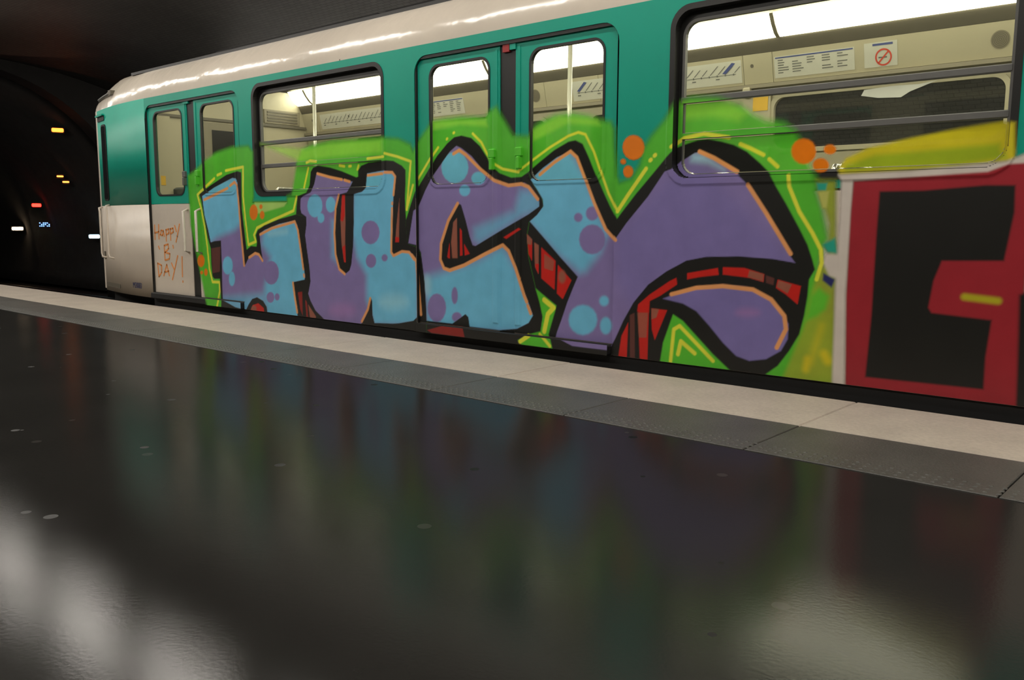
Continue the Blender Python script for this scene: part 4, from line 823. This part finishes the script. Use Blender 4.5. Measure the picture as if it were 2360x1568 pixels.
('P',[(-3.032,0.248),(-3.034,0.228),(-3.043,0.21),(-3.057,0.197),(-3.073,0.192),(-3.09,0.194),(-3.104,0.205),(-3.114,0.221),(-3.118,0.241),(-3.115,0.262),(-3.106,0.28),(-3.092,0.293),(-3.076,0.298),(-3.059,0.295),(-3.045,0.285),(-3.035,0.268)],'blue',0.012,None,None,'Kf',1.0),
('P',[(-2.677,0.436),(-2.589,0.47),(-2.462,0.515),(-2.298,0.537),(-2.15,0.531),(-2.043,0.488),(-1.956,0.423),(-1.911,0.347),(-1.912,0.268),(-1.946,0.203),(-2.027,0.15),(-2.123,0.13),(-2.202,0.149),(-2.285,0.215),(-2.371,0.301),(-2.457,0.379),(-2.544,0.416)],'violet',0.006,'K','Bf',None,1.0),
('P',[(-2.077,0.397),(-2.081,0.389),(-2.096,0.382),(-2.117,0.376),(-2.143,0.372),(-2.169,0.372),(-2.191,0.375),(-2.206,0.38),(-2.212,0.387),(-2.207,0.395),(-2.193,0.403),(-2.171,0.409),(-2.145,0.412),(-2.119,0.412),(-2.097,0.409),(-2.082,0.404)],'mauve',0.03,None,None,'Bf',0.8),
('P',[(-7.699,0.614),(-7.531,0.635),(-7.561,0.398),(-7.696,0.375)],'dbrown',0.004,None,None,None,1.0),
('P',[(-7.058,0.055),(-7.013,0.114),(-6.922,0.137),(-6.836,0.099),(-6.828,0.061)],'red',0.004,None,None,None,1.0),
('P',[(-6.951,0.085),(-6.955,0.074),(-6.965,0.065),(-6.98,0.057),(-6.997,0.054),(-7.014,0.055),(-7.028,0.06),(-7.037,0.069),(-7.04,0.079),(-7.036,0.09),(-7.025,0.1),(-7.011,0.107),(-6.993,0.11),(-6.977,0.109),(-6.963,0.104),(-6.954,0.096)],'brown',0.01,None,None,None,1.0),
('P',[(-6.303,0.271),(-6.241,0.28),(-6.242,0.076),(-6.275,0.126)],'dred',0.004,None,None,None,1.0),
('P',[(-6.2,0.215),(-6.175,0.195),(-6.163,0.066),(-6.189,0.069)],'dred',0.004,None,None,None,1.0),
('P',[(-6.158,0.176),(-6.051,0.08),(-6.06,0.058),(-6.137,0.063)],'brown',0.004,None,None,None,1.0),
('P',[(-5.662,1.085),(-5.624,1.084),(-5.626,0.883),(-5.637,0.689),(-5.634,0.548),(-5.655,0.553),(-5.681,0.688),(-5.69,0.883)],'brown',0.004,None,None,None,1.0),
('P',[(-5.662,1.085),(-5.624,1.084),(-5.634,0.921),(-5.659,0.873),(-5.689,0.883)],'red',0.004,None,None,None,1.0),
('P',[(-5.674,0.669),(-5.637,0.689),(-5.634,0.548),(-5.655,0.553)],'red',0.004,None,None,None,1.0),
('P',[(-4.973,1.045),(-4.979,0.884),(-4.986,0.725),(-5.028,0.724),(-5.012,0.838),(-4.988,0.974)],'brown',0.004,None,None,None,1.0),
('P',[(-5.023,0.761),(-4.984,0.757),(-4.986,0.722),(-5.028,0.721)],'red',0.004,None,None,None,1.0),
('P',[(-4.407,0.872),(-4.371,0.902),(-4.366,0.621),(-4.419,0.619),(-4.43,0.731)],'brown',0.004,None,None,None,1.0),
('P',[(-4.47,0.628),(-4.445,0.73),(-4.443,0.616),(-4.46,0.618)],'red',0.004,None,None,None,1.0),
('P',[(-4.343,0.833),(-4.322,0.813),(-4.316,0.642),(-4.341,0.637)],'red',0.004,None,None,None,1.0),
('P',[(-4.301,0.723),(-4.245,0.654),(-4.294,0.641)],'red',0.004,None,None,None,1.0),
('P',[(-3.928,0.773),(-3.794,0.836),(-3.775,0.827),(-3.902,0.762)],'red',0.004,None,None,None,1.0),
('P',[(-3.719,0.795),(-3.675,0.758),(-3.674,0.622),(-3.705,0.668)],'red',0.004,None,None,None,1.0),
('P',[(-3.721,0.798),(-3.675,0.763),(-3.681,0.725),(-3.716,0.734)],'brown',0.004,None,None,None,1.0),
('P',[(-3.657,0.744),(-3.618,0.726),(-3.618,0.54),(-3.649,0.586)],'brown',0.004,None,None,None,1.0),
('P',[(-3.646,0.605),(-3.616,0.606),(-3.618,0.54),(-3.643,0.577)],'red',0.004,None,None,None,1.0),
('P',[(-3.596,0.713),(-3.476,0.629),(-3.482,0.444),(-3.594,0.513)],'red',0.004,None,None,None,1.0),
('P',[(-3.571,0.672),(-3.487,0.628),(-3.498,0.564),(-3.57,0.579)],'brown',0.004,None,None,None,0.8),
('P',[(-3.458,0.606),(-3.346,0.511),(-3.414,0.388),(-3.463,0.422)],'red',0.004,None,None,None,1.0),
('P',[(-3.393,0.531),(-3.394,0.516),(-3.401,0.502),(-3.41,0.493),(-3.421,0.489),(-3.432,0.492),(-3.442,0.5),(-3.448,0.513),(-3.451,0.529),(-3.449,0.545),(-3.443,0.558),(-3.433,0.568),(-3.422,0.571),(-3.411,0.569),(-3.401,0.56),(-3.395,0.547)],'brown',0.015,None,None,None,1.0),
('P',[(-4.677,0.082),(-4.479,0.136),(-4.318,0.138),(-4.293,0.063),(-4.631,0.065)],'dred',0.004,None,None,None,1.0),
('P',[(-2.847,0.391),(-2.768,0.455),(-2.636,0.54),(-2.592,0.561),(-2.586,0.523),(-2.699,0.45),(-2.767,0.416),(-2.77,0.347),(-2.852,0.349)],'red',0.004,None,None,None,1.0),
('P',[(-2.523,0.59),(-2.332,0.627),(-2.325,0.589),(-2.443,0.572),(-2.522,0.555)],'red',0.004,None,None,None,1.0),
('P',[(-2.302,0.632),(-2.174,0.633),(-2.058,0.604),(-2.06,0.562),(-2.142,0.581),(-2.3,0.592)],'red',0.004,None,None,None,1.0),
('P',[(-2.144,0.621),(-2.062,0.604),(-2.063,0.565),(-2.152,0.585)],'brown',0.004,None,None,None,1.0),
('P',[(-2.048,0.598),(-2.001,0.585),(-2.004,0.548),(-2.046,0.559)],'dbrown',0.004,None,None,None,1.0),
('P',[(-1.982,0.579),(-1.854,0.551),(-1.867,0.455),(-1.933,0.503),(-1.989,0.535)],'red',0.004,None,None,None,1.0),
('P',[(-1.977,0.575),(-1.904,0.557),(-1.924,0.508),(-1.985,0.54)],'brown',0.004,None,None,None,1.0),
('P',[(-2.982,0.057),(-2.961,0.192),(-2.915,0.277),(-2.919,0.064)],'red',0.004,None,None,None,1.0),
('P',[(-2.904,0.323),(-2.871,0.34),(-2.861,0.065),(-2.897,0.066)],'dbrown',0.004,None,None,None,1.0),
('P',[(-2.846,0.357),(-2.771,0.357),(-2.773,0.059),(-2.826,0.059)],'red',0.004,None,None,None,1.0),
('P',[(-2.851,0.342),(-2.776,0.347),(-2.783,0.198),(-2.836,0.193)],'brown',0.004,None,None,None,0.8),
('P',[(-2.754,0.373),(-2.647,0.371),(-2.725,0.188),(-2.748,0.251)],'red',0.004,None,None,None,1.0),
('P',[(-2.754,0.373),(-2.703,0.372),(-2.718,0.322),(-2.75,0.31)],'brown',0.004,None,None,None,1.0),
('P',[(-3.642,0.445),(-3.599,0.419),(-3.466,0.343),(-3.477,0.305),(-3.517,0.19),(-3.529,0.151),(-3.501,0.06),(-3.763,0.063),(-3.796,0.089),(-3.701,0.136),(-3.596,0.165),(-3.579,0.261),(-3.606,0.353)],'green',0.006,'slot',None,None,1.0),
('S',[(-3.568,0.374),(-3.489,0.328),(-3.536,0.283),(-3.565,0.167)],'yellow',0.004,'slot',0.017,None,1.0),
('S',[(-3.776,0.081),(-3.701,0.127)],'yellow',0.004,'slot',0.0145,None,1.0),
('S',[(-3.602,0.145),(-3.522,0.076)],'yellow',0.004,'slot',0.0114,None,1.0),
('P',[(-2.607,0.349),(-2.541,0.316),(-2.452,0.238),(-2.344,0.144),(-2.239,0.066),(-2.687,0.054),(-2.668,0.179)],'green',0.006,'corner',None,None,1.0),
('S',[(-2.615,0.072),(-2.599,0.263),(-2.561,0.286),(-2.45,0.195),(-2.342,0.106)],'yellow',0.004,'corner',0.0113,None,1.0),
('S',[(-2.567,0.121),(-2.55,0.198),(-2.459,0.137)],'yellow',0.004,'corner',0.0126,None,1.0),
('S',[(-7.795,1.076),(-7.58,1.124),(-7.362,1.176)],'orange',0.004,None,0.0133,None,1.0),
('S',[(-7.318,1.197),(-7.237,1.228),(-7.204,1.2),(-7.184,1.046),(-7.168,0.826),(-7.144,0.582),(-7.132,0.471)],'orange',0.004,None,0.0129,None,1.0),
('S',[(-7.045,0.546),(-6.943,0.587),(-6.884,0.578),(-6.829,0.525)],'orange',0.004,None,0.0128,None,1.0),
('S',[(-6.853,0.757),(-6.668,0.813),(-6.318,0.872),(-6.277,0.8),(-6.242,0.626),(-6.214,0.473)],'orange',0.004,None,0.0121,None,1.0),
('S',[(-6.208,0.426),(-6.205,0.411)],'orange',0.004,None,0.0122,None,1.0),
('S',[(-6.371,0.349),(-6.35,0.226),(-6.321,0.097)],'orange',0.004,None,0.0124,None,1.0),
('S',[(-5.982,1.262),(-5.812,1.228),(-5.655,1.204)],'orange',0.004,None,0.0113,None,1.0),
('S',[(-5.624,1.2),(-5.555,1.185)],'orange',0.004,None,0.0111,None,1.0),
('S',[(-5.706,1.085),(-5.75,0.98),(-5.773,0.785),(-5.764,0.608),(-5.72,0.491),(-5.65,0.455)],'orange',0.004,None,0.0116,None,1.0),
('S',[(-5.329,1.227),(-5.164,1.235)],'orange',0.004,None,0.0107,None,1.0),
('S',[(-5.142,1.243),(-5.051,1.24),(-5.018,1.208),(-5.041,1.073)],'orange',0.004,None,0.0105,None,1.0),
('S',[(-5.056,1.015),(-5.057,1.006)],'orange',0.004,None,0.0106,None,1.0),
('S',[(-5.06,0.974),(-5.076,0.645),(-5.051,0.618),(-4.953,0.653),(-4.872,0.649),(-4.821,0.598)],'orange',0.004,None,0.0107,None,1.0),
('S',[(-5.445,0.086),(-5.366,0.189),(-5.334,0.277)],'orange',0.004,None,0.0114,None,1.0),
('S',[(-4.845,0.628),(-4.795,0.587),(-4.774,0.385),(-4.754,0.194)],'orange',0.004,None,0.0135,None,1.0),
('S',[(-4.404,1.345),(-4.347,1.367),(-4.284,1.334),(-4.147,1.232),(-4.014,1.151),(-3.884,1.114),(-3.771,1.121),(-3.709,1.101),(-3.629,1.021)],'orange',0.004,None,0.012,None,1.0),
('S',[(-4.363,1.002),(-4.458,0.882),(-4.533,0.719),(-4.542,0.605),(-4.505,0.544),(-4.446,0.531),(-4.302,0.572),(-4.094,0.658),(-3.934,0.72),(-3.882,0.683),(-3.818,0.57),(-3.741,0.392),(-3.718,0.351)],'orange',0.004,None,0.0128,None,1.0),
('S',[(-3.709,0.327),(-3.683,0.277)],'orange',0.004,None,0.0121,None,1.0),
('S',[(-3.613,1.176),(-3.496,1.248),(-3.365,1.31),(-3.314,1.271),(-3.257,1.155),(-3.177,0.989),(-3.088,0.832),(-3.018,0.769)],'orange',0.004,None,0.011,None,1.0),
('S',[(-2.479,1.264),(-2.386,1.224),(-2.244,1.146)],'orange',0.004,None,0.0121,None,1.0),
('S',[(-2.173,1.075),(-2.063,0.926),(-1.974,0.797),(-1.918,0.716)],'orange',0.004,None,0.0117,None,1.0),
('S',[(-2.622,0.464),(-2.462,0.51),(-2.298,0.528),(-2.12,0.519),(-2.014,0.472),(-1.936,0.389),(-1.924,0.32),(-1.97,0.218)],'orange',0.004,None,0.012,None,1.0),
('P',[(-6.878,0.953),(-6.885,0.926),(-6.901,0.904),(-6.923,0.889),(-6.949,0.883),(-6.975,0.888),(-6.996,0.904),(-7.009,0.927),(-7.012,0.954),(-7.005,0.981),(-6.989,1.003),(-6.966,1.018),(-6.94,1.023),(-6.915,1.018),(-6.894,1.003),(-6.881,0.98)],'dot',0.008,'halo',None,None,1.0),
('P',[(-6.799,1.002),(-6.802,0.994),(-6.808,0.987),(-6.816,0.982),(-6.826,0.981),(-6.835,0.982),(-6.843,0.987),(-6.848,0.994),(-6.85,1.002),(-6.847,1.01),(-6.841,1.017),(-6.833,1.022),(-6.823,1.023),(-6.814,1.022),(-6.806,1.017),(-6.801,1.01)],'dot',0.008,'halo',None,None,1.0),
('P',[(-6.773,0.929),(-6.777,0.915),(-6.785,0.903),(-6.798,0.895),(-6.812,0.892),(-6.826,0.895),(-6.837,0.903),(-6.845,0.915),(-6.846,0.929),(-6.843,0.944),(-6.834,0.956),(-6.822,0.964),(-6.807,0.967),(-6.794,0.964),(-6.782,0.956),(-6.775,0.943)],'dot',0.008,'halo',None,None,1.0),
('P',[(-7.833,0.491),(-7.841,0.468),(-7.857,0.447),(-7.881,0.433),(-7.908,0.427),(-7.934,0.431),(-7.956,0.444),(-7.969,0.463),(-7.973,0.487),(-7.965,0.511),(-7.948,0.531),(-7.924,0.545),(-7.897,0.551),(-7.871,0.547),(-7.85,0.534),(-7.837,0.515)],'dot',0.008,'halo',None,None,1.0),
('P',[(-7.785,0.383),(-7.789,0.37),(-7.797,0.358),(-7.809,0.35),(-7.823,0.346),(-7.836,0.349),(-7.846,0.356),(-7.853,0.367),(-7.854,0.381),(-7.85,0.394),(-7.842,0.406),(-7.83,0.414),(-7.817,0.418),(-7.804,0.415),(-7.793,0.408),(-7.787,0.397)],'dot',0.008,'halo',None,None,1.0),
('P',[(-7.873,0.376),(-7.876,0.369),(-7.882,0.363),(-7.892,0.359),(-7.902,0.357),(-7.913,0.358),(-7.922,0.362),(-7.927,0.367),(-7.929,0.374),(-7.926,0.381),(-7.919,0.387),(-7.91,0.391),(-7.899,0.393),(-7.889,0.392),(-7.88,0.389),(-7.875,0.383)],'dot',0.008,'halo',None,None,1.0),
('P',[(-2.829,1.305),(-2.834,1.278),(-2.85,1.256),(-2.874,1.242),(-2.903,1.237),(-2.932,1.244),(-2.958,1.261),(-2.975,1.285),(-2.982,1.313),(-2.977,1.34),(-2.96,1.363),(-2.936,1.377),(-2.907,1.38),(-2.877,1.373),(-2.852,1.356),(-2.835,1.332)],'dot',0.008,'halo',None,None,1.0),
('P',[(-2.956,1.23),(-2.957,1.224),(-2.961,1.219),(-2.967,1.216),(-2.975,1.216),(-2.982,1.217),(-2.988,1.221),(-2.992,1.226),(-2.994,1.232),(-2.993,1.238),(-2.989,1.242),(-2.983,1.246),(-2.975,1.246),(-2.968,1.245),(-2.962,1.241),(-2.958,1.236)],'dot',0.008,'halo',None,None,1.0),
('P',[(-2.903,1.17),(-2.906,1.157),(-2.913,1.146),(-2.924,1.139),(-2.937,1.137),(-2.951,1.14),(-2.963,1.148),(-2.97,1.16),(-2.974,1.173),(-2.971,1.186),(-2.964,1.197),(-2.953,1.204),(-2.939,1.206),(-2.926,1.203),(-2.914,1.195),(-2.906,1.184)],'dot',0.008,'halo',None,None,1.0),
('P',[(-1.81,1.232),(-1.813,1.208),(-1.827,1.188),(-1.847,1.175),(-1.872,1.171),(-1.898,1.177),(-1.92,1.192),(-1.936,1.214),(-1.942,1.239),(-1.939,1.264),(-1.925,1.284),(-1.904,1.297),(-1.879,1.3),(-1.853,1.294),(-1.831,1.279),(-1.816,1.257)],'dot',0.008,'halo',None,None,1.0),
('P',[(-1.707,1.236),(-1.709,1.227),(-1.716,1.219),(-1.726,1.215),(-1.738,1.213),(-1.75,1.216),(-1.761,1.222),(-1.768,1.23),(-1.771,1.239),(-1.769,1.249),(-1.763,1.256),(-1.752,1.261),(-1.74,1.262),(-1.728,1.26),(-1.718,1.254),(-1.71,1.246)],'dot',0.008,'halo',None,None,1.0),
('P',[(-1.739,1.161),(-1.742,1.147),(-1.75,1.136),(-1.763,1.128),(-1.779,1.126),(-1.796,1.129),(-1.81,1.138),(-1.82,1.15),(-1.824,1.164),(-1.822,1.178),(-1.813,1.189),(-1.799,1.196),(-1.783,1.198),(-1.767,1.195),(-1.753,1.186),(-1.743,1.174)],'dot',0.008,'halo',None,None,1.0)]
gx = [-8.13]
while gx[-1] < -.70: gx.append(gx[-1]+.0048+.0006*max(0, -gx[-1]-1))
gx = np.array(gx); gz = np.arange(.067, 1.80, .0052)
# depth of the surface that carries the paint, and the small sideways offset of recessed panes
GX, GZ = np.meshgrid(gx, gz)
DEP = np.zeros_like(GX); GLS = np.zeros_like(GX)
def inrr(x0, x1, z0, z1, r=0.):
    if r <= 0: return (GX > x0) & (GX < x1) & (GZ > z0) & (GZ < z1)
    dx = np.maximum(np.abs(GX-(x0+x1)/2)-(x1-x0)/2+r, 0); dz = np.maximum(np.abs(GZ-(z0+z1)/2)-(z1-z0)/2+r, 0)
    return (dx*dx+dz*dz < r*r)
for d in DOORS:
    k = inrr(d[0]+.012, d[1]-.012, .13, DTOP); DEP[k] = .020
    for g0, g1 in ((d[0]+.15, d[0]+.712), (d[1]-.692, d[1]-.126)):
        DEP[inrr(g0-.028, g1+.028, 1.113, 1.986, .10)] = .016
        k = inrr(g0, g1, 1.141, 1.958, .08); DEP[k] = .036; GLS[k] = 1
    mid = (d[0]+d[1])/2
    k = inrr(mid-.071, mid+.061, .13, DTOP); DEP[k] = .029
    for a, b in ((mid-.132, mid-.078), (mid+.068, mid+.122)): DEP[inrr(a, b, .185, 2.01)] = .0155
    DEP[inrr(d[0]+.02, d[1]-.02, 0, .13)] = -.035
for a, b in WINS:
    DEP[inrr(a-.012, b+.012, WZ0-.012, WZ1+.012, .13)] = -.0045
    k = inrr(a+.03, b-.03, WZ0+.03, WZ1-.03, .10); DEP[k] = .042
    k = inrr(a+.068, b-.052, WZ0+.052, WZ1-.09, .076); DEP[k] = GY; GLS[k] = 1
    k = inrr(a+.068, b-.052, 1.574, WZ1-.09, .05); DEP[k] = GY-.006
    for z0, z1 in ((1.536, 1.574), (1.338, 1.376)):
        k = inrr(a+.055, b-.05, z0, z1); DEP[k] = GY-.022; GLS[k] = 0
OFX = np.zeros_like(GX); OFZ = np.zeros_like(GX)
for a, b in WINS+DOORS:
    c = (a+b)/2; k = (GX > a-.01) & (GX < b+.01)
    OFX[k] = -DEP[k]*c/4.4; OFZ[k] = -DEP[k]*(GZ[k]-.87)/4.4
PX, PZ = GX+OFX, GZ+OFZ
RGB = np.zeros(GX.shape+(3,)); ALP = np.zeros(GX.shape); OWN = np.zeros(GX.shape, int); MASK = {}
OWNERS = {'slot': 7, 'corner': 8, 'halo': 1, 'redblock': 2, 'L': 3, 'U': 4, 'C': 5, 'K': 6}
def seg_dist(px_, pz_, a, b):
    dx, dz = b[0]-a[0], b[1]-a[1]; l2 = dx*dx+dz*dz+1e-12
    t = np.clip(((px_-a[0])*dx+(pz_-a[1])*dz)/l2, 0, 1)
    return (px_-a[0]-t*dx)**2+(pz_-a[1]-t*dz)**2
for kind_, pts, colr, soft, own, extra, clip, opac in LAYERS:
    pad = soft*2+(extra if kind_ == 'S' else 0)+.03
    x0 = min(p[0] for p in pts)-pad; x1 = max(p[0] for p in pts)+pad; z0 = min(p[1] for p in pts)-pad; z1 = max(p[1] for p in pts)+pad
    i0, i1 = np.searchsorted(gx, (x0-.08, x1+.08)); j0, j1 = np.searchsorted(gz, (z0-.03, z1+.03))
    if i1 <= i0 or j1 <= j0: continue
    sl = (slice(j0, j1), slice(i0, i1)); qx, qz = PX[sl], PZ[sl]
    d2 = np.full(qx.shape, 1e9); n = len(pts)
    for i in range(n if kind_ == 'P' else n-1): d2 = np.minimum(d2, seg_dist(qx, qz, pts[i], pts[(i+1) % n]))
    d = np.sqrt(d2)
    if kind_ == 'P':
        ins = np.zeros(qx.shape, bool)
        for i in range(n):
            a, b = pts[i], pts[(i+1) % n]
            if a[1] == b[1]: continue
            cr = ((a[1] > qz) != (b[1] > qz)) & (qx < (b[0]-a[0])*(qz-a[1])/(b[1]-a[1])+a[0])
            ins ^= cr
        sd = np.where(ins, d, -d)
    else:
        sd = extra-d
    t = np.clip(sd/(2*soft)+.5, 0, 1); cov = t*t*(3-2*t)*opac
    if clip: cov = cov*MASK[clip][sl]
    if kind_ == 'P' and extra:
        m_ = np.zeros(GX.shape); m_[sl] = cov; MASK[extra] = m_
    colr_ = np.array(alb(PAINT[colr]))
    a0 = ALP[sl]; na = cov+a0*(1-cov)
    RGB[sl] = (colr_*cov[..., None]+RGB[sl]*(a0*(1-cov))[..., None])/np.maximum(na, 1e-6)[..., None]
    ALP[sl] = na
    if own:
        o_ = OWN[sl]; o_[cov > .5] = OWNERS[own]
        o_[(o_ == 0) & (cov > .004)] = OWNERS[own]

def paint_mat():
    m = bpy.data.materials.new('spray_paint'); m.use_nodes = True
    nt = m.node_tree; N, L = nt.nodes, nt.links; b = N['Principled BSDF']; out = N['Material Output']
    at = N.new('ShaderNodeAttribute'); at.attribute_name = 'paint'
    gl = N.new('ShaderNodeAttribute'); gl.attribute_name = 'on_glass'
    tc = N.new('ShaderNodeTexCoord'); no = N.new('ShaderNodeTexNoise'); no.inputs['Scale'].default_value = 7; no.inputs['Detail'].default_value = 6
    L.new(tc.outputs['Object'], no.inputs['Vector'])
    mr = N.new('ShaderNodeMapRange'); mr.inputs[3].default_value = .84; mr.inputs[4].default_value = 1.16
    L.new(no.outputs['Fac'], mr.inputs[0])
    vm = N.new('ShaderNodeVectorMath'); vm.operation = 'SCALE'; L.new(at.outputs['Color'], vm.inputs[0]); L.new(mr.outputs[0], vm.inputs['Scale'])
    L.new(vm.outputs[0], b.inputs['Base Color'])
    b.inputs['Roughness'].default_value = .42
    tl = N.new('ShaderNodeBsdfTranslucent'); L.new(vm.outputs[0], tl.inputs[0])
    mu = N.new('ShaderNodeMath'); mu.operation = 'MULTIPLY'; mu.inputs[1].default_value = .5; L.new(gl.outputs['Fac'], mu.inputs[0])
    m1 = N.new('ShaderNodeMixShader'); L.new(mu.outputs[0], m1.inputs[0]); L.new(b.outputs[0], m1.inputs[1]); L.new(tl.outputs[0], m1.inputs[2])
    tr = N.new('ShaderNodeBsdfTransparent'); m2 = N.new('ShaderNodeMixShader')
    L.new(at.outputs['Alpha'], m2.inputs[0]); L.new(tr.outputs[0], m2.inputs[1]); L.new(m1.outputs[0], m2.inputs[2])
    L.new(m2.outputs[0], out.inputs[0])
    return m
M['paint'] = paint_mat()
NX, NZ = len(gx), len(gz)
cell = lambda A, f: f(f(A[:-1, :-1], A[1:, :-1]), f(A[:-1, 1:], A[1:, 1:]))
amax = cell(ALP, np.maximum); dmax = cell(DEP, np.maximum); dmin = cell(DEP, np.minimum)
keep = (amax > .01) & (dmax-dmin < .0195)
owc = OWN[:-1, :-1]
LAB = {1: ('graffiti_background', 'lime green spray halo with yellow outline and orange dots'), 2: ('graffiti_block', 'crimson painted block with heavy black letter and white edge'),
       3: ('graffiti_letter', 'blue and purple spray-painted letter L'), 4: ('graffiti_letter', 'blue and purple spray-painted letter U'),
       7: ('graffiti_infill', 'green sprayed gap with yellow mark between two letters'), 8: ('graffiti_infill', 'green sprayed triangle with yellow chevrons under the letter tail'),
       5: ('graffiti_letter', 'blue and purple spray-painted letter C'), 6: ('graffiti_letter', 'purple spray-painted final letter with round tail')}
idx = np.arange(NX*NZ).reshape(NZ, NX)
for oid, (nm_, lab_) in LAB.items():
    kk = keep & (owc == oid)
    if not kk.any(): continue
    jj, ii = np.nonzero(kk)
    quads = np.stack([idx[jj, ii], idx[jj, ii+1], idx[jj+1, ii+1], idx[jj+1, ii]], 1)
    used, inv = np.unique(quads, return_inverse=True); quads = inv.reshape(-1, 4)
    co = np.stack([GX.ravel()[used], DEP.ravel()[used]-.0015, GZ.ravel()[used]], 1).astype(np.float32)
    me = bpy.data.meshes.new(nm_); me.vertices.add(len(co)); me.vertices.foreach_set('co', co.ravel())
    nq = len(quads); me.loops.add(nq*4); me.loops.foreach_set('vertex_index', quads.ravel().astype(np.int32))
    me.polygons.add(nq); me.polygons.foreach_set('loop_start', np.arange(0, nq*4, 4, dtype=np.int32))
    me.update(calc_edges=True)
    ca = me.color_attributes.new('paint', 'FLOAT_COLOR', 'POINT')
    c4 = np.concatenate([RGB.reshape(-1, 3)[used], ALP.ravel()[used][:, None]], 1).astype(np.float32)
    ca.data.foreach_set('color', c4.ravel())
    fa = me.attributes.new('on_glass', 'FLOAT', 'POINT'); fa.data.foreach_set('value', GLS.ravel()[used].astype(np.float32))
    me.materials.append(M['paint'])
    link(nm_, me, car, lab_)
# the small orange greeting written on the first door leaf
TAG = [[(-8.858,0.831),(-8.864,0.682)],[(-8.772,0.836),(-8.778,0.688)],[(-8.866,0.75),(-8.77,0.764)],[(-8.676,0.774),(-8.722,0.778),(-8.746,0.733),(-8.7,0.725),(-8.677,0.77),(-8.664,0.717)],[(-8.62,0.788),(-8.623,0.668)],[(-8.62,0.783),(-8.564,0.793),(-8.559,0.753),(-8.616,0.735)],[(-8.528,0.797),(-8.53,0.679)],[(-8.528,0.793),(-8.473,0.802),(-8.468,0.763),(-8.524,0.745)],[(-8.435,0.828),(-8.405,0.768)],[(-8.336,0.842),(-8.392,0.72),(-8.424,0.663)],[(-8.796,0.612),(-8.78,0.585)],[(-8.49,0.627),(-8.484,0.6)],[(-8.673,0.623),(-8.67,0.471)],[(-8.673,0.623),(-8.589,0.638),(-8.584,0.594),(-8.662,0.552),(-8.562,0.541),(-8.577,0.488),(-8.661,0.472)],[(-8.834,0.435),(-8.82,0.294)],[(-8.834,0.435),(-8.751,0.415),(-8.758,0.342),(-8.82,0.294)],[(-8.715,0.308),(-8.638,0.428),(-8.594,0.313)],[(-8.692,0.349),(-8.599,0.362)],[(-8.536,0.445),(-8.487,0.384)],[(-8.402,0.524),(-8.534,0.276)],[(-8.314,0.517),(-8.325,0.316)],[(-8.32,0.272),(-8.321,0.259)]]
q = MB()
for st in TAG:
    for (ax, az), (bx, bz) in zip(st[:-1], st[1:]):
        l_ = math.hypot(bx-ax, bz-az) or 1e-6; ux, uz = (bx-ax)/l_*.008, (bz-az)/l_*.008
        ax_, az_, bx_, bz_ = ax-ux*.6, az-uz*.6, bx+ux*.6, bz+uz*.6
        p0 = [(ax_-uz, az_+ux), (ax_+uz, az_-ux), (bx_+uz, bz_-ux), (bx_-uz, bz_+ux)]
        n = len(q.v); q.v += [(p[0], .0195, p[1]) for p in p0]+[(p[0], .0215, p[1]) for p in p0]
        q.f += [(n, n+1, n+2, n+3), (n+7, n+6, n+5, n+4)]+[(n+i, n+4+i, n+4+(i+1) % 4, n+(i+1) % 4) for i in range(4)]
q.build('graffiti_tag', M['orangetag'], car, label='orange handwritten HAPPY B DAY greeting')
